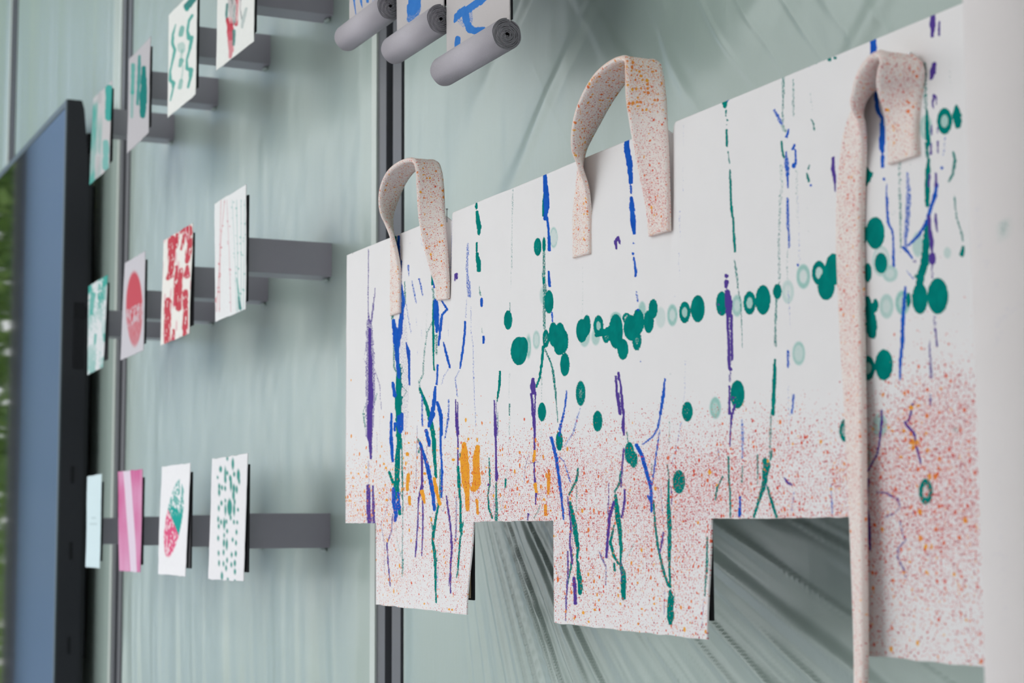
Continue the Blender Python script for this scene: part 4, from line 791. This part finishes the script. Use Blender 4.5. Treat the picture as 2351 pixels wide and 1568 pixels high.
ROWS = ('top', 'middle', 'bottom')
ARM_Z = (2.1225, 1.7105, 1.2965); ARM_X = (-3.5165, -3.192, -2.868, -2.545)
CARDS = {
 (0, 0): (((215.7, 225.4), (258, 184), (252, 384.3), (206.8, 424.5)), (196, 192, 192), paint_1_1, 'pale grey card with blocks of teal wash, nearest the television in the top row'),
 (0, 1): (((298, 136), (346.7, 84.6), (342.7, 304.6), (293, 352)), (190, 186, 188), paint_1_2, 'grey card with three dark teal finger strokes in the top row'),
 (0, 2): (((388, 35), (455, -32), (450, 217), (386, 270)), PAPER, paint_1_3, 'white card with wavy teal brush squiggles in the top row'),
 (0, 3): (((503, -95), (588, -181), (584, 95.5), (497.7, 162.6)), PAPER, paint_1_4, 'white card with a red and dark teal marbled print, in the top row'),
 (1, 0): (((204, 657), (248, 630), (238, 842), (202.4, 861)), (214, 216, 216), paint_2_1, 'card covered in grainy teal wash in front of the television side'),
 (1, 1): (((288, 604), (335, 576), (330.8, 804), (278, 827)), (200, 196, 200), paint_2_2, 'grey card with a solid red disc in the middle row'),
 (1, 2): (((376.6, 552), (444, 512), (435.3, 765.6), (370, 793)), (236, 232, 224), paint_2_3, 'white card with rough red blocks and strokes'),
 (1, 3): (((494.4, 468), (565.7, 423), (565.7, 710), (495, 738.4)), (232, 232, 230), paint_2_4, 'white card with faint dotted red and teal lines in the middle row'),
 (2, 0): (((201.8, 1093.5), (234.8, 1087.7), (230, 1305), (197.5, 1301.4)), (206, 224, 226), paint_3_1, 'plain pale blue card with two tiny lines of print'),
 (2, 1): (((271.7, 1083), (328.6, 1077), (323.5, 1314), (274.6, 1310.5)), (222, 180, 206), paint_3_2, 'pink washed card with a pale diagonal band'),
 (2, 2): (((372.5, 1071.4), (439.5, 1062.7), (425.7, 1323.5), (363.4, 1318)), (236, 234, 234), paint_3_3, 'white card with a leaning oval print half teal half pink'),
 (2, 3): (((489, 1053.6), (570.6, 1041), (560.9, 1335), (478.3, 1329.7)), (234, 232, 232), paint_3_4, 'white card scattered with small teal drops'),
}
ORD = ('farthest', 'second farthest', 'second nearest', 'nearest')
for (r, c), (cor, base, fn, lab) in CARDS.items():
    card(cor, base, fn, lab, seed=r * 7.3 + c * 3.1)
    q = [at(a, b, -.1535) for a, b in cor]
    x0 = max(q[0][0], q[3][0]) + .012; x1 = max(q[1][0], q[2][0]) - .008; z0 = max(q[2][2], q[3][2]) + .013; z1 = min(q[0][2], q[1][2]) - .014
    display_arm(ARM_X[c], ARM_Z[r], 'grey square arm in the %s row of cards, %s from the canvas' % (ROWS[r], ORD[::1][c]), x0, x1, z0, z1, 'grey arms holding the print cards', -.1475)

# boards behind the tabs of the large canvas
for p0, p1, pb, lab in ((880, 1091, 1378, 'left'), (1290, 1638, 1425, 'middle'), (1990, 2200, 1470, 'right')):
    x0, x1 = at(p0, 1250, -.148)[0], at(p1, 1250, -.148)[0]; zb = at(p1, pb, -.148)[2]
    display_arm((x0 + x1) / 2 + .025, 1.46, 'grey arm with black board hidden behind the %s tab of the large canvas' % lab, x0, x1, zb, 1.60, 'grey arms holding the large canvas', -.1475, True)

# ------------------------------------------------------------------ three narrow linen strips rolled up at the bottom
YS = -.1545
M_edgeshade = plain('shaded_cut_edge', (128, 126, 130), .95, .05, .25, 1500)  # linen colour darkened for the shade between the windings at the roll ends
def strip(px_r, py_r, px_l, py_l, ry, edge_r, edge_l, name_lab, paint, board):
    # right and left ends of the roll axis
    zr = at(px_r, py_r, YS - .003); D = 2 * ry / FPX * -((zr - CAM) @ ROT)[2]; r = D / 2
    yc = YS - .003; A = at(px_r, py_r, yc); Bp = at(px_l, py_l, yc); zc = (A[2] + Bp[2]) / 2; x1, x0 = A[0], Bp[0]
    e = empty('canvas_strip', (x1, YS, zc - r)); tag(e, name_lab, 'canvas strip', 'linen strips rolled up at the bottom')
    nu, nv = 110, 220; u, v = np.meshgrid(np.linspace(0, 1, nu), np.linspace(0, 1, nv) ** 1.8)
    ztop = 2.52; X = x0 + (x1 - x0) * u; Zz = zc + .8 * r + (ztop - zc - .8 * r) * v
    Yy = np.full_like(X, YS) - .0015 * vnoise(X * 14, Zz * 6) * sstep(zc, zc + .05, Zz)
    V = np.stack([X, Yy, Zz], -1); px, py = proj(V); p = Paint(px, py); paint(p)
    idx = np.arange(nu * nv).reshape(nv, nu); Fs = np.stack([idx[:-1, :-1], idx[:-1, 1:], idx[1:, 1:], idx[1:, :-1]], -1).reshape(-1, 4)
    o = part('strip', V.reshape(-1, 3), Fs, M_strip, e, True)
    z_ = np.zeros((nv, nu)); attr_col(o.data, 'inkA', np.stack([z_, z_, p.lay('B'), z_], -1).reshape(-1, 4)); attr_col(o.data, 'inkB', np.stack([z_, z_, z_, z_ + 1], -1).reshape(-1, 4))
    attr_vec(o.data, 'cloth', np.stack([X, Zz, z_], -1).reshape(-1, 3))
    so = o.modifiers.new('thickness', 'SOLIDIFY'); so.thickness = .0012; so.offset = -1
    spiral_roll('roll', 'x', (0, yc, zc), r, .0026, .0015, math.pi / 2, x0, x1, M_linen, e, 1, .00125, 3, M_edgeshade)
    if board:
        display_arm((x0 + x1) / 2 + .025, zc + .34, board, x0 + .01, at(edge_r, 20, -.148)[0], zc + r + .001, 2.51, 'grey arms holding the linen strips', -.1475)
def ps3(p):
    p.ctxt(970, 0, 7.468)
    p.st('B', 1, 1130, -110, 55, 1000, 10, 60, 850, 110, 58, 700, 200, 70, 600, 270, 50, 548, 375, 18); p.st('B', 1, 720, 250, 60, 770, 400, 55, 810, 500, 62, 900, 530, 56, 1050, 490, 30); p.st('B', 1, 605, 660, 44, 600, 780, 55)
    p.st('B', .45, 800, 200, 60, 830, 380, 30); p.st('B', .4, 640, 360, 50, 700, 430, 40)
def ps2(p):
    p.ctxt(740, 0, 2.529); p.st('B', .95, 530, -60, 40, 532, 20, 38, 520, 60, 30); p.st('B', .6, 530, 60, 36, 512, 112, 22); p.st('B', .4, 550, 40, 26, 540, 90, 20); p.st('B', .95, 555, 110, 5)
def ps1(p):
    p.ctxt(740, 0, 2.529); p.st('B', .7, 182, -60, 8, 185, 10, 6, 195, 85, 3); p.st('B', .7, 218, -60, 10, 225, 10, 7, 232, 45, 3); p.st('B', .8, 262, -60, 16, 262, 10, 8); p.st('B', .4, 300, -40, 20, 300, 10, 12)
strip(1164.5, 86, 1020, 157, 38.5, 1178, 0, 'linen strip with bold blue brush marks, lowest roll nearest the large canvas', ps3, 'grey arm with black board behind the lowest linen strip')
strip(1013, 38, 906, 121, 36, 1040, 0, 'middle linen strip with a smudged blue patch above its roll', ps2, 'grey arm with black board behind the middle linen strip')
strip(897, 10, 797, 92, 33.5, 930, 0, 'linen strip with thin blue lines, highest roll nearest the cards', ps1, 'grey arm with black board behind the highest linen strip')

# ------------------------------------------------------------------ television beside the wall
tvx = -4.135
tv = empty('television', (tvx, -.06, .74)); tag(tv, 'large black flat television with glossy blue-reflecting screen', 'television')
T0, T1 = .74, 2.31; TL_ = -6.6
# housing with a sloped back
prof = [(-.099, T0), (-.099, T1), (-.066, T1), (-.060, T1 - .02), (-.050, T1 - .12), (-.046, T1 - .25), (-.046, T0 + .2), (-.060, T0)]
V = [(x, y, z) for x in (TL_, tvx) for y, z in prof]; n = len(prof)
Fs = [tuple(range(n)), tuple(range(2 * n - 1, n - 1, -1))] + [(j, j + n, (j + 1) % n + n, (j + 1) % n) for j in range(n)]
hs = part('housing', V, Fs, M_tv, tv)
sc = part_box('screen', TL_ + .015, tvx - .014, -.1006, -.098, T0 + .03, T1 - .016, M_screen, tv)
for nm, a in (('bezel', (TL_, tvx, -.1025, -.0985, T1 - .016, T1)), ('bezel', (TL_, tvx, -.1025, -.0985, T0, T0 + .03)), ('bezel', (tvx - .014, tvx, -.1025, -.0985, T0 + .03, T1 - .016)), ('bezel', (TL_, TL_ + .015, -.1025, -.0985, T0 + .03, T1 - .016))):
    part_box(nm, *a, M_bezel, tv, .0008)
bk = part_box('back_cover', TL_ + .3, tvx - .012, -.047, -.034, T0 + .1, at(195, 366, -.04)[2], M_tv, tv, .003)
vg = part_box('speaker_grille', tvx - .001, tvx + .0015, -.075, -.05, at(175, 850, -.06)[2], at(175, 700, -.06)[2], M_tvdark, tv)
for k in range(8): box_obj('grille_slat', tvx + .0012, tvx + .0024, -.0735 + .003 * k, -.0725 + .003 * k, at(175, 848, -.06)[2], at(175, 735, -.06)[2], M_tv, vg, 0, tuple(tv.location))
bm = bmesh.new(); bmesh.ops.create_cone(bm, cap_ends=True, segments=24, radius1=.016, radius2=.016, depth=.004)
me = bpy.data.meshes.new('speaker_port'); bm.to_mesh(me); bm.free(); me.materials.append(M_tvdark); o = link(bpy.data.objects.new('speaker_port', me), tv)
o.rotation_euler = (0, math.pi / 2, 0); pp = at(192, 715, -.056); o.location = (.001, .004, pp[2] - .74)
for z in (1090, 1265, 1485):
    zz = at(170, z, -.07)[2]; part_box('side_clip', tvx - .001, tvx + .0015, -.074, -.066, zz - .02, zz + .02, M_tvdark, tv)
zz = at(200, 320, -.045)[2]
part_box('mount_bracket', tvx - .2, tvx - .02, -.048, -.012, zz - .012, zz + .012, M_tvdark, tv, .001)
zz = at(195, 341, -.045)[2]; part_box('knob', tvx - .03, tvx - .012, -.048, -.040, zz - .008, zz + .008, M_tvdark, tv, .002)
for x in (-4.22, -5.3, -6.3): part_box('mount_rail', x - .05, x, -.034, -.014, 1.0, at(215, 425, -.02)[2], M_tvdark, tv, .001)

# ------------------------------------------------------------------ pins that hold the cloth
def pin(px, py, ln, lab, horiz=False):
    p = at(px, py, YC - .002); e = empty('pin', tuple(p)); tag(e, lab, 'pin', 'steel pins on the large canvas')
    for nm, r, h, z in (('shaft', .0005, ln, -ln / 2), ('head', .0013, .0012, .0004)):
        bm = bmesh.new(); bmesh.ops.create_cone(bm, cap_ends=True, segments=10, radius1=r, radius2=r, depth=h, matrix=Matrix.Translation((0, 0, z)))
        me = bpy.data.meshes.new(nm); bm.to_mesh(me); bm.free(); me.materials.append(M_pin); link(bpy.data.objects.new(nm, me), e)
    if horiz: e.rotation_euler = (math.pi / 2, 0, 0); e.location.y -= .002
pin(811, 582, .010, 'steel pin at the far left top corner of the canvas'); pin(1026, 481, .014, 'steel pin beside the smallest loop handle'); pin(1530, 276, .014, 'steel pin beside the tall loop handle'); pin(2095, 125, .006, 'steel pin beside the top of the long strap', True)
